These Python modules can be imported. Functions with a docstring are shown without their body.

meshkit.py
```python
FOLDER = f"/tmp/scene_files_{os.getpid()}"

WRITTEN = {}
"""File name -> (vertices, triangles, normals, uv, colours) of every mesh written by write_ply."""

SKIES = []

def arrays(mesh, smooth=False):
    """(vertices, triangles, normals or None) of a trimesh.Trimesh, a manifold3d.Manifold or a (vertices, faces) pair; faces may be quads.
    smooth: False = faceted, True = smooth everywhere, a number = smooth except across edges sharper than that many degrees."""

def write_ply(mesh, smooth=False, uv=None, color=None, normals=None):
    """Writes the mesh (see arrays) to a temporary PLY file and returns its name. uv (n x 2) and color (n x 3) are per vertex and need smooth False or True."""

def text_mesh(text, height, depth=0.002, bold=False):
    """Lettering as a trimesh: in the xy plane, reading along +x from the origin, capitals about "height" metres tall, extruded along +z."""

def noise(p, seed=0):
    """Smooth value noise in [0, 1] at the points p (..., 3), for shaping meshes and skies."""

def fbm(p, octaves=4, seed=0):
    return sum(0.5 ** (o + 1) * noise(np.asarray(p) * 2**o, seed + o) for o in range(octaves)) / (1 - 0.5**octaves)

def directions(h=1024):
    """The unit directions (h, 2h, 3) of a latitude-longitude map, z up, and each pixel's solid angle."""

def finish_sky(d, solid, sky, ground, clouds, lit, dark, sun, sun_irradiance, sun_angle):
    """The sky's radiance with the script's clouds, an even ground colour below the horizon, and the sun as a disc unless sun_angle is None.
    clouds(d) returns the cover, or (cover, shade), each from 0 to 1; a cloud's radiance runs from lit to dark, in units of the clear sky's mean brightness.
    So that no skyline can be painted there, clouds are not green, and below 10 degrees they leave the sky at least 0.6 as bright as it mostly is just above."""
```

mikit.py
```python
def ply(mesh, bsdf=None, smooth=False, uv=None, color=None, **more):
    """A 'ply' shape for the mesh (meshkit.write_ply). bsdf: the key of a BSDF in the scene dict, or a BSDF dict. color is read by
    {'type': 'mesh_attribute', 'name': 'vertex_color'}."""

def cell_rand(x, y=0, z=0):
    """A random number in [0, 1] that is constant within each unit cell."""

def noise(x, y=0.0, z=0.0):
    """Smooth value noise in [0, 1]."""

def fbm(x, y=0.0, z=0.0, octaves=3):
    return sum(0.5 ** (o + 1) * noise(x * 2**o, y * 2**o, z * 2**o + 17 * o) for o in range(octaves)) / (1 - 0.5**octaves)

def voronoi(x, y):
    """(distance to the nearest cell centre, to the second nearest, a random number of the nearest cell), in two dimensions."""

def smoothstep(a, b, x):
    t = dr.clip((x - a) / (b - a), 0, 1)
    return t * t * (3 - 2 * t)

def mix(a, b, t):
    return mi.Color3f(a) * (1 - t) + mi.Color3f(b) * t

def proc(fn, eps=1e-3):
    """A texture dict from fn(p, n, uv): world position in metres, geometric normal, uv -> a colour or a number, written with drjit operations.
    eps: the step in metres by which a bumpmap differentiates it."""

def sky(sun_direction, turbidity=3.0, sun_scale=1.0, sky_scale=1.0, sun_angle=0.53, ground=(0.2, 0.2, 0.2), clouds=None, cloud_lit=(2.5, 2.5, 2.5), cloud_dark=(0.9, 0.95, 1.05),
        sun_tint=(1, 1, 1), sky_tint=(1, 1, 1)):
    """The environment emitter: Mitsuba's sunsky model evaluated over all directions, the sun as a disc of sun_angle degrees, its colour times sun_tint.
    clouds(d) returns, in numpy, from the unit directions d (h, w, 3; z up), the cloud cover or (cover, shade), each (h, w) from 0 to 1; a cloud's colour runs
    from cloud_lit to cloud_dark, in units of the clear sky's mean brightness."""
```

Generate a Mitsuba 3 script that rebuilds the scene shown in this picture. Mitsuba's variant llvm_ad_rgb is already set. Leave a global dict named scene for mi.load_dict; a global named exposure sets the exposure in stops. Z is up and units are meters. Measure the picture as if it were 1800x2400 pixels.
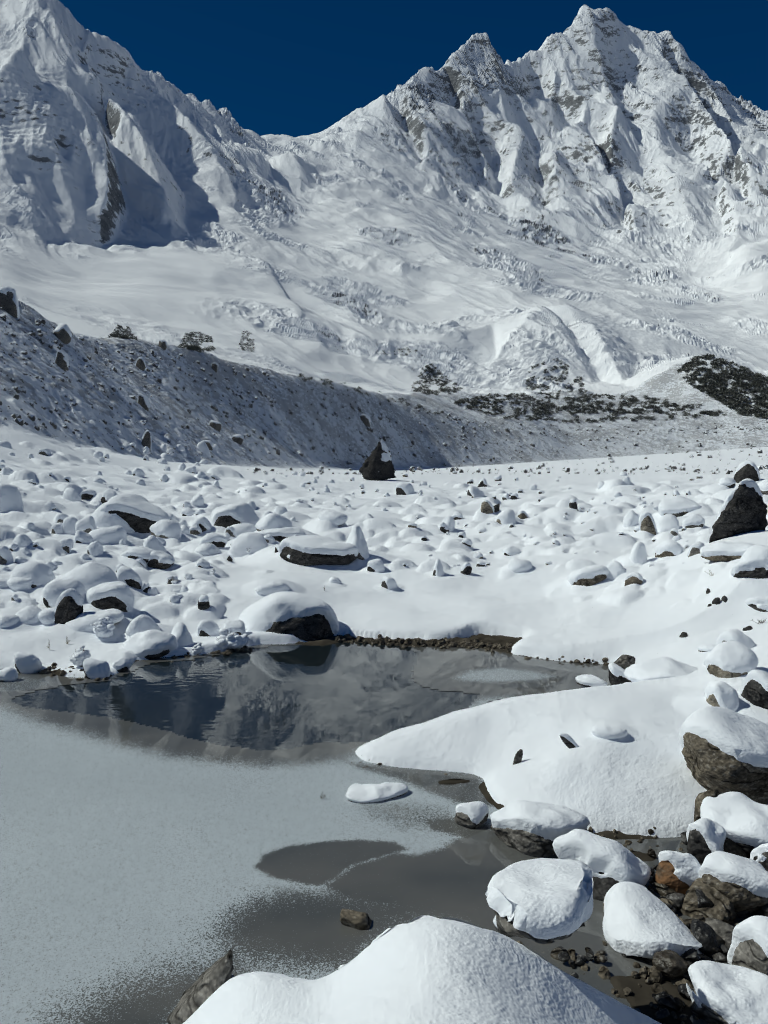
import math
import numpy as np, trimesh, drjit as dr, mitsuba as mi, mikit
from mikit import noise as N3, fbm as F3, smoothstep as SST, mix as MIX
from scipy.interpolate import LinearNDInterpolator
from scipy.ndimage import gaussian_filter, map_coordinates, gaussian_filter1d
import shapely
from shapely.geometry import Polygon, LineString

T = mi.ScalarTransform4f
scene, labels = {}, {}
# ------------------------------------------------------------------ camera, sky, exposure
CAM_Z, PITCH, FOC = 2.6, math.radians(3.65), 1803.0
scene['camera'] = {'type': 'perspective', 'fov': 2 * math.degrees(math.atan(900 / FOC)), 'fov_axis': 'x', 'near_clip': 0.05, 'far_clip': 20000.0,
                   'to_world': T().look_at(origin=[0, 0, CAM_Z], target=[0, math.cos(PITCH), CAM_Z - math.sin(PITCH)], up=[0, 0, 1])}
SUN = np.array([-0.68, 0.10, 0.73]); SUN /= np.linalg.norm(SUN)
scene['sky'] = mikit.sky(SUN.tolist(), turbidity=2.0, sun_scale=1.0, sky_scale=0.20, sky_tint=(0.03, 0.62, 1.16), sun_tint=(0.775, 0.98, 1.22), ground=(0.6, 0.62, 0.66))
exposure = 1.22


def at(u, v, r):
    """A sight line of the photograph and a horizontal distance -> a point of the place."""
    x, y, z = (u - 900) / FOC, 1.0, (1200 - v) / FOC
    y, z = y * math.cos(PITCH) + z * math.sin(PITCH), z * math.cos(PITCH) - y * math.sin(PITCH)
    h = math.hypot(x, y)
    return np.array([x / h * r, y / h * r, CAM_Z + z / h * r])


def on_level(u, v, z):
    d = at(u, v, 1.0) - [0, 0, CAM_Z]
    return at(u, v, (z - CAM_Z) / d[2])


def lvl(pts, k=1.085, z=0.0):
    return np.array([on_level(u * k, v * k, z)[:2] for u, v in pts])


def tri_bsdf(name, d):
    scene[name] = {'type': 'twosided', 'bsdf': d}


# ------------------------------------------------------------------ noise for shaping ground
_rng = np.random.default_rng(7)
_ANG = _rng.random((256, 256)).astype(np.float32) * 2 * np.pi
_GX, _GY = np.cos(_ANG), np.sin(_ANG)


def pn(x, y):
    """2-D gradient noise, about -1 to 1."""
    x, y = np.asarray(x, float), np.asarray(y, float)
    xi, yi = np.floor(x).astype(np.int64), np.floor(y).astype(np.int64)
    fx, fy = (x - xi).astype(np.float32), (y - yi).astype(np.float32)
    a, b, c, d = xi & 255, (xi + 1) & 255, yi & 255, (yi + 1) & 255
    sx, sy = fx * fx * fx * (fx * (fx * 6 - 15) + 10), fy * fy * fy * (fy * (fy * 6 - 15) + 10)
    g = lambda i, j, p, q: _GX[i, j] * p + _GY[i, j] * q
    n0 = g(a, c, fx, fy) * (1 - sx) + g(b, c, fx - 1, fy) * sx
    n1 = g(a, d, fx, fy - 1) * (1 - sx) + g(b, d, fx - 1, fy - 1) * sx
    return (n0 * (1 - sy) + n1 * sy) * 1.5


def pfbm(x, y, octaves=4, gain=0.5):
    return sum(gain ** o * pn(x * 2 ** o + 13.7 * o, y * 2 ** o - 7.3 * o) for o in range(octaves))


def ridged(x, y, octaves=4, gain=0.5):
    return sum(gain ** o * (1 - 2 * np.abs(pn(x * 2 ** o + 31.1 * o, y * 2 ** o + 5.9 * o))) for o in range(octaves))


def ss(a, b, x):
    t = np.clip((x - a) / (b - a), 0, 1)
    return t * t * (3 - 2 * t)


# ------------------------------------------------------------------ pond outline (level z = 0)
POND_D = [(-300, 1440), (0, 1446), (90, 1450), (140, 1464), (230, 1466), (300, 1427), (400, 1420), (530, 1400), (560, 1392), (700, 1395), (740, 1387), (900, 1398), (1050, 1402),
          (1120, 1418), (1230, 1432), (1330, 1440), (1345, 1465), (1320, 1490), (1210, 1505), (1100, 1517), (960, 1545), (860, 1584), (785, 1612), (752, 1628), (790, 1650), (900, 1662), (1020, 1670),
          (1045, 1686), (1025, 1700), (1060, 1745), (1120, 1775), (1230, 1805), (1300, 1817), (1400, 1817), (1480, 1805), (1560, 1795), (1800, 1790), (2000, 1900), (2000, 2300), (1500, 2330), (1300, 2290),
          (1100, 2215), (940, 2180), (800, 2145), (730, 2135), (690, 2158), (600, 2180), (500, 2200), (420, 2240), (380, 2270), (250, 2330), (-300, 2330), (-500, 2000), (-500, 1500)]
POND = Polygon(lvl(POND_D)).buffer(0.05).buffer(-0.05)


def pond_distance(x, y):
    """Signed distance to the pond's edge, positive outside."""
    p = shapely.points(np.asarray(x).ravel(), np.asarray(y).ravel())
    d = shapely.distance(POND.boundary, p)
    return np.where(shapely.contains(POND, p), -d, d).reshape(np.shape(x))


# pond distance on a raster for speed
_SX, _SY = np.linspace(-14, 14, 561), np.linspace(0, 22, 441)
_gx, _gy = np.meshgrid(_SX, _SY, indexing='ij')
_SD = gaussian_filter(pond_distance(_gx, _gy), 1.3)


def sdp(x, y):
    return map_coordinates(_SD, [(np.asarray(x) + 14) / 0.05, np.asarray(y) / 0.05], order=1, mode='nearest')


# ------------------------------------------------------------------ the stones one can tell apart: outline in the photograph (left, right, top, bottom), what they are, how bare they are
STONE_TABLE = []


def B(box, text, tone='grey', cover=0.7, bare='fl', **more):
    STONE_TABLE.append((box, text, tone, cover, bare, more))


# --- stones by the pond, in front
B((1589, 1905, 1650, 1900), 'big brown boulder with an overhanging bare face and flat snow top, beside the snowy spit', 'brown', .62, 'fl', z0=.12, deep=.9, thick=.11, cuts=15, seed=11, wedge=([(-.75, -.1, -.65), (-.3, -.7, -.55)], [.62, .72]))
B((1627, 1714, 1845, 1960), 'dark brown stone wedged under the big overhanging boulder', 'brown', 0, 'n', name='stone', cat='stone', z0=.1)
B((1640, 1850, 1878, 2010), 'flat slab of rock under smooth thick snow, just below the big overhanging boulder', 'dark', .95, 'l', z0=.13, thick=.11, deep=1.0, seed=5)
B((1600, 1697, 1912, 2052), 'black rock with a ragged snow patch, left of the round brown stone', 'dark', .62, 'l', z0=.05, thick=.07, seed=18)
B((1676, 1748, 1962, 2030), 'round brown stone free of snow, among the snowy rocks by the stream', 'brown', 0, 'n', name='stone', cat='stone', z0=.08, soft=7)
B((1535, 1640, 1988, 2115), 'rust orange topped stone with a small snow patch on its right side', 'rust', .42, 'l', z0=0, thick=.055, seed=33, soft=8)
B((1635, 1810, 2000, 2150), 'brown grey rock with a snow patch on top, at the edge of the stream', 'brown', .55, 'fl', z0=.02, thick=.06, seed=40)
B((1757, 1860, 1968, 2085), 'black rock with snow along its upper edge, cut by the right edge', 'dark', .4, 'fl', z0=.12, thick=.05, seed=41)
B((1585, 1722, 2065, 2160), 'wet brown grey rock without snow in the stream, below the rust topped stone', 'brown', 0, 'n', name='stone', cat='stone', z0=0, seed=43)
B((1632, 1735, 2148, 2215), 'low wet bare grey rock in the stream, left of the rough snow capped grey rock', 'grey', 0, 'n', name='stone', cat='stone', z0=0, seed=44)
B((1768, 1830, 2110, 2165), 'small dark wet stone at the right edge, above the grey rock with a snow cap', 'dark', 0, 'n', name='stone', cat='stone', z0=.02, seed=45)
B((1535, 1585, 2105, 2145), 'small wet brown stone behind the tall triangular snow heap', 'brown', 0, 'n', name='stone', cat='stone', z0=0, seed=46)
B((1500, 1562, 2086, 2114), 'small flat grey stone between the domed boulder and the triangular snow heap', 'grey', 0, 'n', name='stone', cat='stone', z0=0, seed=47)
B((1700, 1770, 2200, 2245), 'wet black stone against the foot of the grey rock with a snow cap', 'dark', 0, 'n', name='stone', cat='stone', z0=0, seed=48)
B((1697, 1870, 2148, 2335), 'grey rock with rough bare front and snow cap, at the right edge near the bottom', 'grey', .55, 'fl', z0=0, thick=.08, seed=51)
B((1600, 1870, 2288, 2440), 'grey rock with bare left end and smooth snow right, in the bottom right corner', 'grey', .72, 'l', z0=.0, thick=.09, seed=52)
B((1307, 1515, 1954, 2110), 'domed boulder with thick snow over a black shaded front', 'dark', .45, 'f', z0=0, thick=.13, seed=64, soft=9)
B((1144, 1375, 1878, 2005), 'dark rough boulder at the water edge with snow on its right half', 'grey', .5, 'fl', z0=0, thick=.10, seed=65, cuts=16)
B((1063, 1146, 1880, 1943), 'small grey rock in the ice with a thin snow patch, beside the rough boulder', 'grey', .36, 'fl', z0=0, thick=.035, seed=66)
B((806, 962, 1846, 1879), 'low snow lump with a dirty rim lying alone on the pond ice', 'brown', .8, 'n', z0=.005, thick=.05, seed=67, soft=5, name='snow_lump', cat='snow lump', sink=.9, deep=.6)
B((792, 888, 2138, 2182), 'clump of brown mud and grass roots sticking out of the ice', 'brown', 0, 'n', z0=-.01, seed=68, name='mud_clump', cat='mud clump', cuts=22, soft=26, sub=4, tilt=.3, deep=.6)
B((855, 925, 2165, 2290), 'dark rock edge showing at the left flank of the big front snow mound', 'brown', .25, 'l', z0=.02, thick=.04, seed=70, tilt=.35)
B((785, 850, 2255, 2320), 'strip of dark rock with snow crumbs at the foot of the big front snow mound', 'brown', .3, 'l', z0=.0, thick=.03, seed=71)
B((1205, 1223, 1754, 1792), 'small pointed rock chip poking out of the smooth snowy spit, the left one of two', 'grey', 0, 'n', name='stone', cat='stone', seed=73, tilt=.3, deep=.5, sink=.3, cuts=7, soft=24)
B((1326, 1344, 1714, 1758), 'narrow dark rock sliver poking out of the snowy spit beside a small snow hump', 'dark', .1, 'n', name='stone', cat='stone', seed=74, tilt=-.8, deep=.5, sink=.4, cuts=7, soft=24)
B((1385, 1470, 1695, 1730), 'small pointed snow hump on the snowy spit', 'grey', 1.6, 'n', seed=75, soft=5, name='snow_lump', cat='snow lump')
# --- right shore
B((1434, 1488, 1533, 1575), 'dark craggy rock at the right end of the open water, upper of two', 'grey', 0, 'n', z0=.15, seed=80, cuts=20)
B((1426, 1484, 1563, 1613), 'dark craggy rock at the right end of the open water, lower of two', 'dark', .1, 'n', z0=.05, seed=81, cuts=20)
B((1348, 1425, 1583, 1612), 'low snow covered stone at the shore left of the two craggy rocks', 'dark', 1.0, 'l', z0=.05, seed=82, soft=6)
B((1461, 1680, 1548, 1618), 'long snow covered slab with a dark slit under it, on the right shore', 'dark', .85, 'f', z0=.2, thick=.12, seed=83, deep=.6, soft=7)
B((1654, 1772, 1503, 1586), 'snow domed boulder with a tan bare left face on the right shore', 'tan', .78, 'fl', seed=84, soft=7)
B((1650, 1700, 1528, 1562), 'dark stone with a snow top against the left of the snow domed boulder', 'dark', .6, 'f', seed=85)
B((1642, 1732, 1588, 1662), 'tan rock with snow over its right half, behind the big overhanging boulder', 'tan', .8, 'l', seed=86, thick=.09)
B((1725, 1845, 1565, 1662), 'grey black rock with slanting snow cap, cut by the right edge, behind the overhanging boulder', 'dark', .6, 'l', seed=87, thick=.09)
B((1680, 1770, 1470, 1530), 'rounded snow hump behind the snow domed boulder', 'grey', 1.3, 'l', seed=88, soft=5, name='snow_lump', cat='snow lump')
B((1635, 1685, 1508, 1530), 'low snow hump with one black stone chip, left of the snow domed boulder', 'dark', 1.1, 'l', seed=89, soft=5, name='snow_lump', cat='snow lump')
B((1748, 1840, 1393, 1434), 'black rock row with snow on top at the right edge, above the bare twigs', 'dark', .42, 'f', seed=90)
for n_, bx in enumerate([(1655, 1667, 1378, 1394), (1669, 1690, 1399, 1418), (1690, 1706, 1396, 1412), (1658, 1671, 1415, 1424), (1593, 1612, 1481, 1496), (1742, 1764, 1465, 1480)]):
    B(bx, ['small black stone tip in the snow bank, topmost of the small group on the right', 'black stone in the right snow bank, larger left one of a close pair', 'black stone in the right snow bank, right one of a close pair', 'tiny black stone tip in the right snow bank, lowest of the small group',
           'dark stone tip at the left foot of a long low snow drift', 'slanting dark stone edge under the bare twigs'][n_], 'dark', 0, 'n', name='stone', cat='stone', seed=91 + n_, tilt=.4 if n_ > 3 else 0)
# --- right middle distance
B((1643, 1840, 1268, 1310), 'long layered brown ledge with snow on top, in front of the leaning black rock', 'brown', .62, 'f', seed=121, deep=.5, thick=.12)
B((1722, 1778, 1078, 1132), 'dark craggy rock with a snow cap standing on the rise behind the leaning black rock', 'dark', .5, 'fl', seed=122)
B((1772, 1840, 1120, 1160), 'snow covered boulder at the right edge behind the leaning black rock', 'grey', .95, 'fl', seed=123)
B((1712, 1850, 1278, 1352), 'black rock under a thick snow roof at the right edge, below the brown ledge', 'dark', .62, 'f', seed=124, thick=.16)
B((1688, 1722, 1118, 1140), 'dark rock left of the craggy rock on the rise', 'dark', .35, 'n', seed=125)
B((1497, 1540, 1198, 1246), 'snow capped boulder with a bare tan foot, right of the middle of the boulder plain', 'tan', .8, 'f', seed=126, soft=7)
B((1460, 1500, 1195, 1232), 'rounded snow covered boulder touching the left of the tan footed boulder', 'grey', 1.3, 'n', seed=127, soft=6)
B((1545, 1645, 1164, 1206), 'broad snow covered boulder with a few dark spots on its shaded front', 'grey', 1.0, 'f', seed=128, soft=7)
B((1532, 1600, 1266, 1304), 'brown bare edged stone with a long snow tail on its right', 'brown', .85, 'l', seed=129, thick=.1)
B((1478, 1516, 1270, 1316), 'snow heap with a steep shaded right side, left of the brown edged stone', 'grey', 1.3, 'n', seed=130, soft=6)
B((1328, 1432, 1322, 1372), 'flat brown rock under a pillow of snow, nearest the smooth snow bank', 'brown', .8, 'f', seed=131, thick=.1, deep=.7)
B((1465, 1505, 1340, 1368), 'brown stone at the right foot of the snow pillow row', 'brown', .45, 'fl', seed=132)
B((1418, 1470, 1312, 1356), 'snow pillow boulder just right of the flat brown rock', 'grey', 1.2, 'f', seed=133, soft=6)
B((1610, 1660, 1270, 1300), 'grey stone half sunk in snow left of the layered ledge', 'grey', .8, 'fl', seed=134)
B((1585, 1605, 1285, 1296), 'small tan stone in the snow left of the layered ledge', 'tan', .1, 'n', name='stone', cat='stone', seed=135)
B((1600, 1650, 1205, 1236), 'snow capped boulder below the spotted broad boulder', 'grey', .95, 'f', seed=136, soft=6)
B((1540, 1592, 1205, 1244), 'smooth snow mound boulder right of the tan footed boulder', 'grey', 1.4, 'n', seed=137, soft=5)
# --- middle of the plain
B((926, 974, 1128, 1160), 'boulder with a black left end and round snow top, right of the tall wedge rock', 'dark', .9, 'l', seed=140, soft=7)
B((1093, 1136, 1138, 1164), 'oval snow boulder with a dark left end on the ridge of the plain', 'dark', 1.0, 'l', seed=141, soft=6)
B((1117, 1143, 1120, 1141), 'pointed black stone with snow on its right on the ridge of the plain', 'dark', .6, 'l', seed=142)
B((1126, 1157, 1168, 1203), 'tan rock with a snow cap near the centre of the plain', 'tan', .45, 'fl', seed=143)
B((1154, 1170, 1178, 1200), 'narrow dark upright stone right of the tan rock', 'dark', 0, 'n', name='stone', cat='stone', seed=144, tilt=.25)
B((1160, 1208, 1192, 1228), 'snow boulder with a tan pointed left end', 'tan', 1.0, 'l', seed=145, soft=7)
B((1213, 1241, 1196, 1216), 'flat grey brown stone with a snow edge, right of the tan pointed boulder', 'brown', .4, 'f', seed=146)
B((1024, 1067, 1206, 1248), 'snow block with a deep black gap on its left', 'dark', .95, 'l', seed=147)
B((1058, 1086, 1200, 1218), 'dark slanting flat stone above the snow block', 'dark', .3, 'n', seed=148, tilt=.3)
B((1080, 1108, 1260, 1278), 'black stone chip with a snow lump on its right', 'dark', .75, 'l', seed=149)
B((1178, 1222, 1278, 1300), 'snow covered stone with a round black left face', 'dark', .95, 'l', seed=150, soft=7)
B((1011, 1043, 1310, 1350), 'snow heap with a black left edge low in the middle of the plain', 'dark', 1.0, 'l', seed=151, soft=7)
B((1078, 1104, 1320, 1346), 'black split stone slivers in the snow near the middle of the plain', 'dark', .1, 'n', seed=152, tilt=.6)
B((1334, 1354, 1170, 1192), 'lone black stone in smooth snow right of the centre', 'dark', .15, 'n', name='stone', cat='stone', seed=153)
B((1190, 1247, 1308, 1340), 'oval snow boulder with a shaded hollow side', 'grey', 1.25, 'n', seed=154, soft=6)
B((891, 932, 1350, 1380), 'low dark stone with snow on its right half, just behind the smooth snow bank', 'dark', .75, 'l', seed=155)
B((1030, 1052, 1225, 1248), 'dark stone left in the shade of the snow block', 'dark', .2, 'n', name='stone', cat='stone', seed=156)
# --- the tall wedge on the plain
# --- left boulder field
B((236, 398, 1156, 1245), 'huge block with broad black face and thick snow on top, in the left boulder field', 'dark', .62, 'f', seed=170, thick=.2, deep=.7)
B((232, 290, 1150, 1195), 'jagged black rock tooth at the left end of the huge block', 'dark', .05, 'n', seed=171, cuts=9)
B((214, 320, 1176, 1243), 'large snow plastered boulder in front of the huge black block', 'grey', 1.35, 'f', seed=172, soft=8)
B((-30, 52, 1130, 1196), 'large round snow plastered boulder at the left edge', 'grey', 1.4, 'n', seed=173, soft=8)
B((187, 228, 1146, 1171), 'dark faced boulder with a snow roof, left behind the huge block', 'dark', .65, 'f', seed=174)
B((148, 190, 1143, 1174), 'rounded snow boulder left of the dark faced boulder behind', 'grey', 1.3, 'n', seed=175, soft=6)
B((206, 295, 1231, 1275), 'snow mound boulder with a shaded right side, below the snow plastered boulder', 'grey', 1.4, 'n', seed=176, soft=6)
B((203, 242, 1265, 1304), 'small boulder with a black left face and snow right, in the left field', 'dark', .9, 'l', seed=177)
B((144, 197, 1208, 1252), 'snow capped stone with a long shadow on its right, upper left field', 'dark', 1.05, 'l', seed=178, soft=7)
B((178, 227, 1206, 1250), 'snow capped stone close right of the one with the long shadow', 'grey', 1.1, 'f', seed=179, soft=7)
B((283, 380, 1280, 1318), 'wide flat snow boulder with a dark chink under its left front', 'dark', .95, 'fl', seed=180, soft=7)
B((339, 412, 1290, 1334), 'boulder with a ragged black base under snow, right of the wide flat one', 'dark', .7, 'f', seed=181)
B((350, 425, 1217, 1260), 'smooth snow boulder at the right foot of the huge black block', 'grey', 1.1, 'fl', seed=182, soft=7)
B((335, 390, 1252, 1292), 'snow lump boulder below the smooth one at the foot of the huge block', 'grey', 1.2, 'fl', seed=183, soft=7)
B((140, 285, 1316, 1388), 'largest loaf shaped snow boulder of the lower left field', 'grey', 1.35, 'n', seed=184, soft=6)
B((100, 206, 1353, 1412), 'loaf shaped snow boulder in shade, with a black chip at its lower left', 'dark', 1.1, 'l', seed=185, soft=6)
B((207, 313, 1357, 1432), 'loaf of snow with a dark undercut base, right of the black pillar rock', 'dark', .95, 'f', seed=186, soft=7, thick=.13)
B((130, 194, 1378, 1464), 'black pillar rock with a bit of snow on top, near the left shore', 'dark', .3, 'f', seed=187, cuts=10)
B((24, 128, 1312, 1370), 'snow ridge boulder with a black left end, at the far left', 'dark', 1.05, 'l', seed=188, soft=7)
B((272, 333, 1324, 1374), 'snow boulder with a dark hollow at its lower right', 'dark', 1.0, 'fr', seed=189, soft=7)
B((332, 352, 1368, 1390), 'small dark stone with a twig over it, right of the lower left boulders', 'dark', .1, 'n', name='stone', cat='stone', seed=190)
B((-20, 30, 1278, 1324), 'snow covered boulder with dark spots cut by the left edge', 'grey', 1.05, 'f', seed=191, soft=7)
B((20, 94, 1346, 1376), 'low snow pillow below the snow ridge boulder', 'grey', 1.5, 'n', seed=192, soft=5)
B((-15, 30, 1356, 1378), 'low snow pillow at the left edge', 'grey', 1.5, 'n', seed=193, soft=5)
# --- centre left field
B((493, 610, 1178, 1242), 'snow roofed boulder with a black craggy front, centre left', 'dark', .68, 'f', seed=200, thick=.15)
B((597, 686, 1199, 1242), 'snow plastered boulder joined to the right of the black fronted one', 'grey', 1.2, 'fl', seed=201, soft=8)
B((527, 604, 1225, 1252), 'flat snow slab in front of the black fronted boulder', 'grey', 1.2, 'n', seed=202, soft=6)
B((594, 722, 1236, 1273), 'long flat slab with a dark undercut front, centre left', 'dark', .78, 'f', seed=203, thick=.14, deep=.6)
B((650, 846, 1254, 1326), 'largest long boulder with a broad black front, nearest the smooth bank', 'dark', .66, 'f', seed=204, thick=.14, deep=.6)
B((800, 872, 1227, 1308), 'pyramid shaped snow plastered rock with a dark right foot', 'grey', 1.05, 'fr', seed=205, wedge=([(-.6, -.3, .6), (.6, -.3, .6)], [.4, .4]), cuts=8)
B((668, 722, 1289, 1318), 'little snow cone with a black left side, before the largest long boulder', 'dark', 1.05, 'l', seed=206, soft=7)
B((448, 499, 1209, 1245), 'snow boulder with dark lower right edge, left of the black fronted one', 'dark', 1.0, 'f', seed=207, soft=7)
B((467, 532, 1245, 1282), 'snow boulder with a dark underside, centre of the left cluster', 'dark', .95, 'f', seed=208, soft=7)
B((535, 632, 1245, 1294), 'broad smooth snow mound boulder below the flat slab', 'grey', 1.5, 'n', seed=209, soft=6)
B((453, 518, 1270, 1299), 'low snow boulder with black chips along its foot', 'dark', 1.0, 'fl', seed=210, soft=6)
B((858, 905, 1308, 1340), 'snow lump with a black left foot, right of the pyramid rock', 'dark', 1.0, 'l', seed=211, soft=7)
B((565, 602, 1174, 1196), 'snow lump behind the black fronted boulder', 'grey', 1.3, 'n', seed=212, soft=6)
B((640, 674, 1184, 1206), 'small pointed snow lump behind the snow plastered boulder', 'grey', 1.1, 'fr', seed=213, soft=7)
B((745, 816, 1196, 1222), 'low snow covered stone with a thin dark left end, behind the long flat slab', 'dark', 1.2, 'l', seed=214, soft=6)
B((600, 680, 1362, 1392), 'small pointed snow drift cone behind the big shore boulder', 'grey', 1.6, 'n', seed=215, soft=5, name='snow_lump', cat='snow lump')
B((770, 802, 1350, 1366), 'single small snow cushion in the smooth bank', 'grey', 1.6, 'n', seed=216, soft=5, name='snow_lump', cat='snow lump')
B((464, 492, 1395, 1427), 'dark upright stone in the snow behind the shore shrubs', 'dark', .05, 'n', name='stone', cat='stone', seed=217)
B((530, 545, 1302, 1316), 'tiny black stone on the smooth slope below the left cluster', 'dark', 0, 'n', name='stone', cat='stone', seed=218)
# --- far shore of the pond
B((462, 518, 1452, 1502), 'round shore stone with dark spots under snow, left of the big humped boulder', 'dark', 1.05, 'f', z0=.03, seed=231, soft=7)
B((515, 575, 1454, 1502), 'round snow stone touching the left of the big humped boulder', 'dark', 1.1, 'f', z0=.05, seed=232, soft=7)
B((394, 452, 1454, 1530), 'tall snow dome at the far shore, left of the dark spotted stone', 'dark', 1.35, 'n', z0=.0, seed=233, soft=6)
B((288, 418, 1472, 1545), 'wide snow hump over the far shore with dark cracks at the waterline', 'dark', 1.2, 'f', z0=.0, seed=234, soft=6)
B((296, 374, 1439, 1486), 'snow pillow stone behind the wide shore hump', 'grey', 1.5, 'n', seed=235, soft=5)
B((155, 290, 1430, 1475), 'slanted snow slab behind the snow laden bush', 'grey', 1.4, 'n', seed=236, soft=6)
B((35, 105, 1421, 1458), 'snow pillow, middle of three left of the black pillar rock', 'grey', 1.5, 'n', seed=237, soft=5)
B((92, 150, 1425, 1459), 'snow pillow touching the black pillar rock', 'grey', 1.4, 'n', seed=238, soft=5)
B((-20, 55, 1438, 1466), 'snow pillow at the left edge behind the shore', 'grey', 1.5, 'n', seed=239, soft=5)
B((193, 258, 1541, 1592), 'snow capped stone with a dark muddy base standing in the water', 'dark', .85, 'l', z0=0, seed=240, soft=6, thick=.06)
B((265, 310, 1543, 1576), 'small snow capped stone on a thin plate of ice', 'dark', 1.0, 'f', z0=0, seed=241, soft=6, thick=.05)
B((34, 97, 1526, 1580), 'knobbly snow lump on dark mud at the far shore', 'dark', 1.0, 'l', z0=0, seed=242, soft=7, thick=.06)
B((-6, 42, 1560, 1598), 'little crumbly snow heap on the ice at the left edge', 'grey', 1.3, 'n', z0=0, seed=243, soft=7, thick=.05)
# --- boulders on the moraine
for n_, (bx, tx) in enumerate([((-10, 44, 672, 728), 'big dark square block on the moraine crest at the left edge'), ((128, 168, 756, 796), 'dark block with light top on the moraine crest, second from the left edge'), ((128, 160, 822, 858), 'dark boulder on the moraine slope below the second crest block'),
                              ((318, 342, 836, 864), 'dark streaky rock on the upper moraine slope'), ((370, 392, 796, 814), 'dark boulder on the moraine crest beside the scrub'), ((494, 512, 850, 866), 'small dark crag on the upper moraine slope below the scrub'),
                              ((330, 356, 1005, 1050), 'dark pillar stone at the foot of the moraine slope'), ((490, 520, 985, 1006), 'dark boulder in the middle of the moraine slope'), ((535, 572, 1018, 1036), 'flat dark boulder low on the moraine slope'),
                              ((838, 868, 970, 992), 'group of dark rock on the moraine slope above the wedge rock'), ((322, 350, 922, 952), 'dark outcrop on the left moraine slope'), ((470, 500, 1030, 1050), 'grey boulder at the foot of the moraine left of the centre')]):
    B(bx, tx, 'grey', .72, 'f', seed=260 + n_, thick=.3, cuts=8, sub=4, soft=20)



# ------------------------------------------------------------------ lie of the land: known heights along ridges, gullies and feet
PTS = []   # theta, ln r, s = (z - cam) / r, ruggedness, cliff


def put(p, rug, cliff=0.0):
    r = math.hypot(p[0], p[1])
    PTS.append((math.atan2(p[0], p[1]), math.log(r), (p[2] - CAM_Z) / r, rug, cliff))


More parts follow.
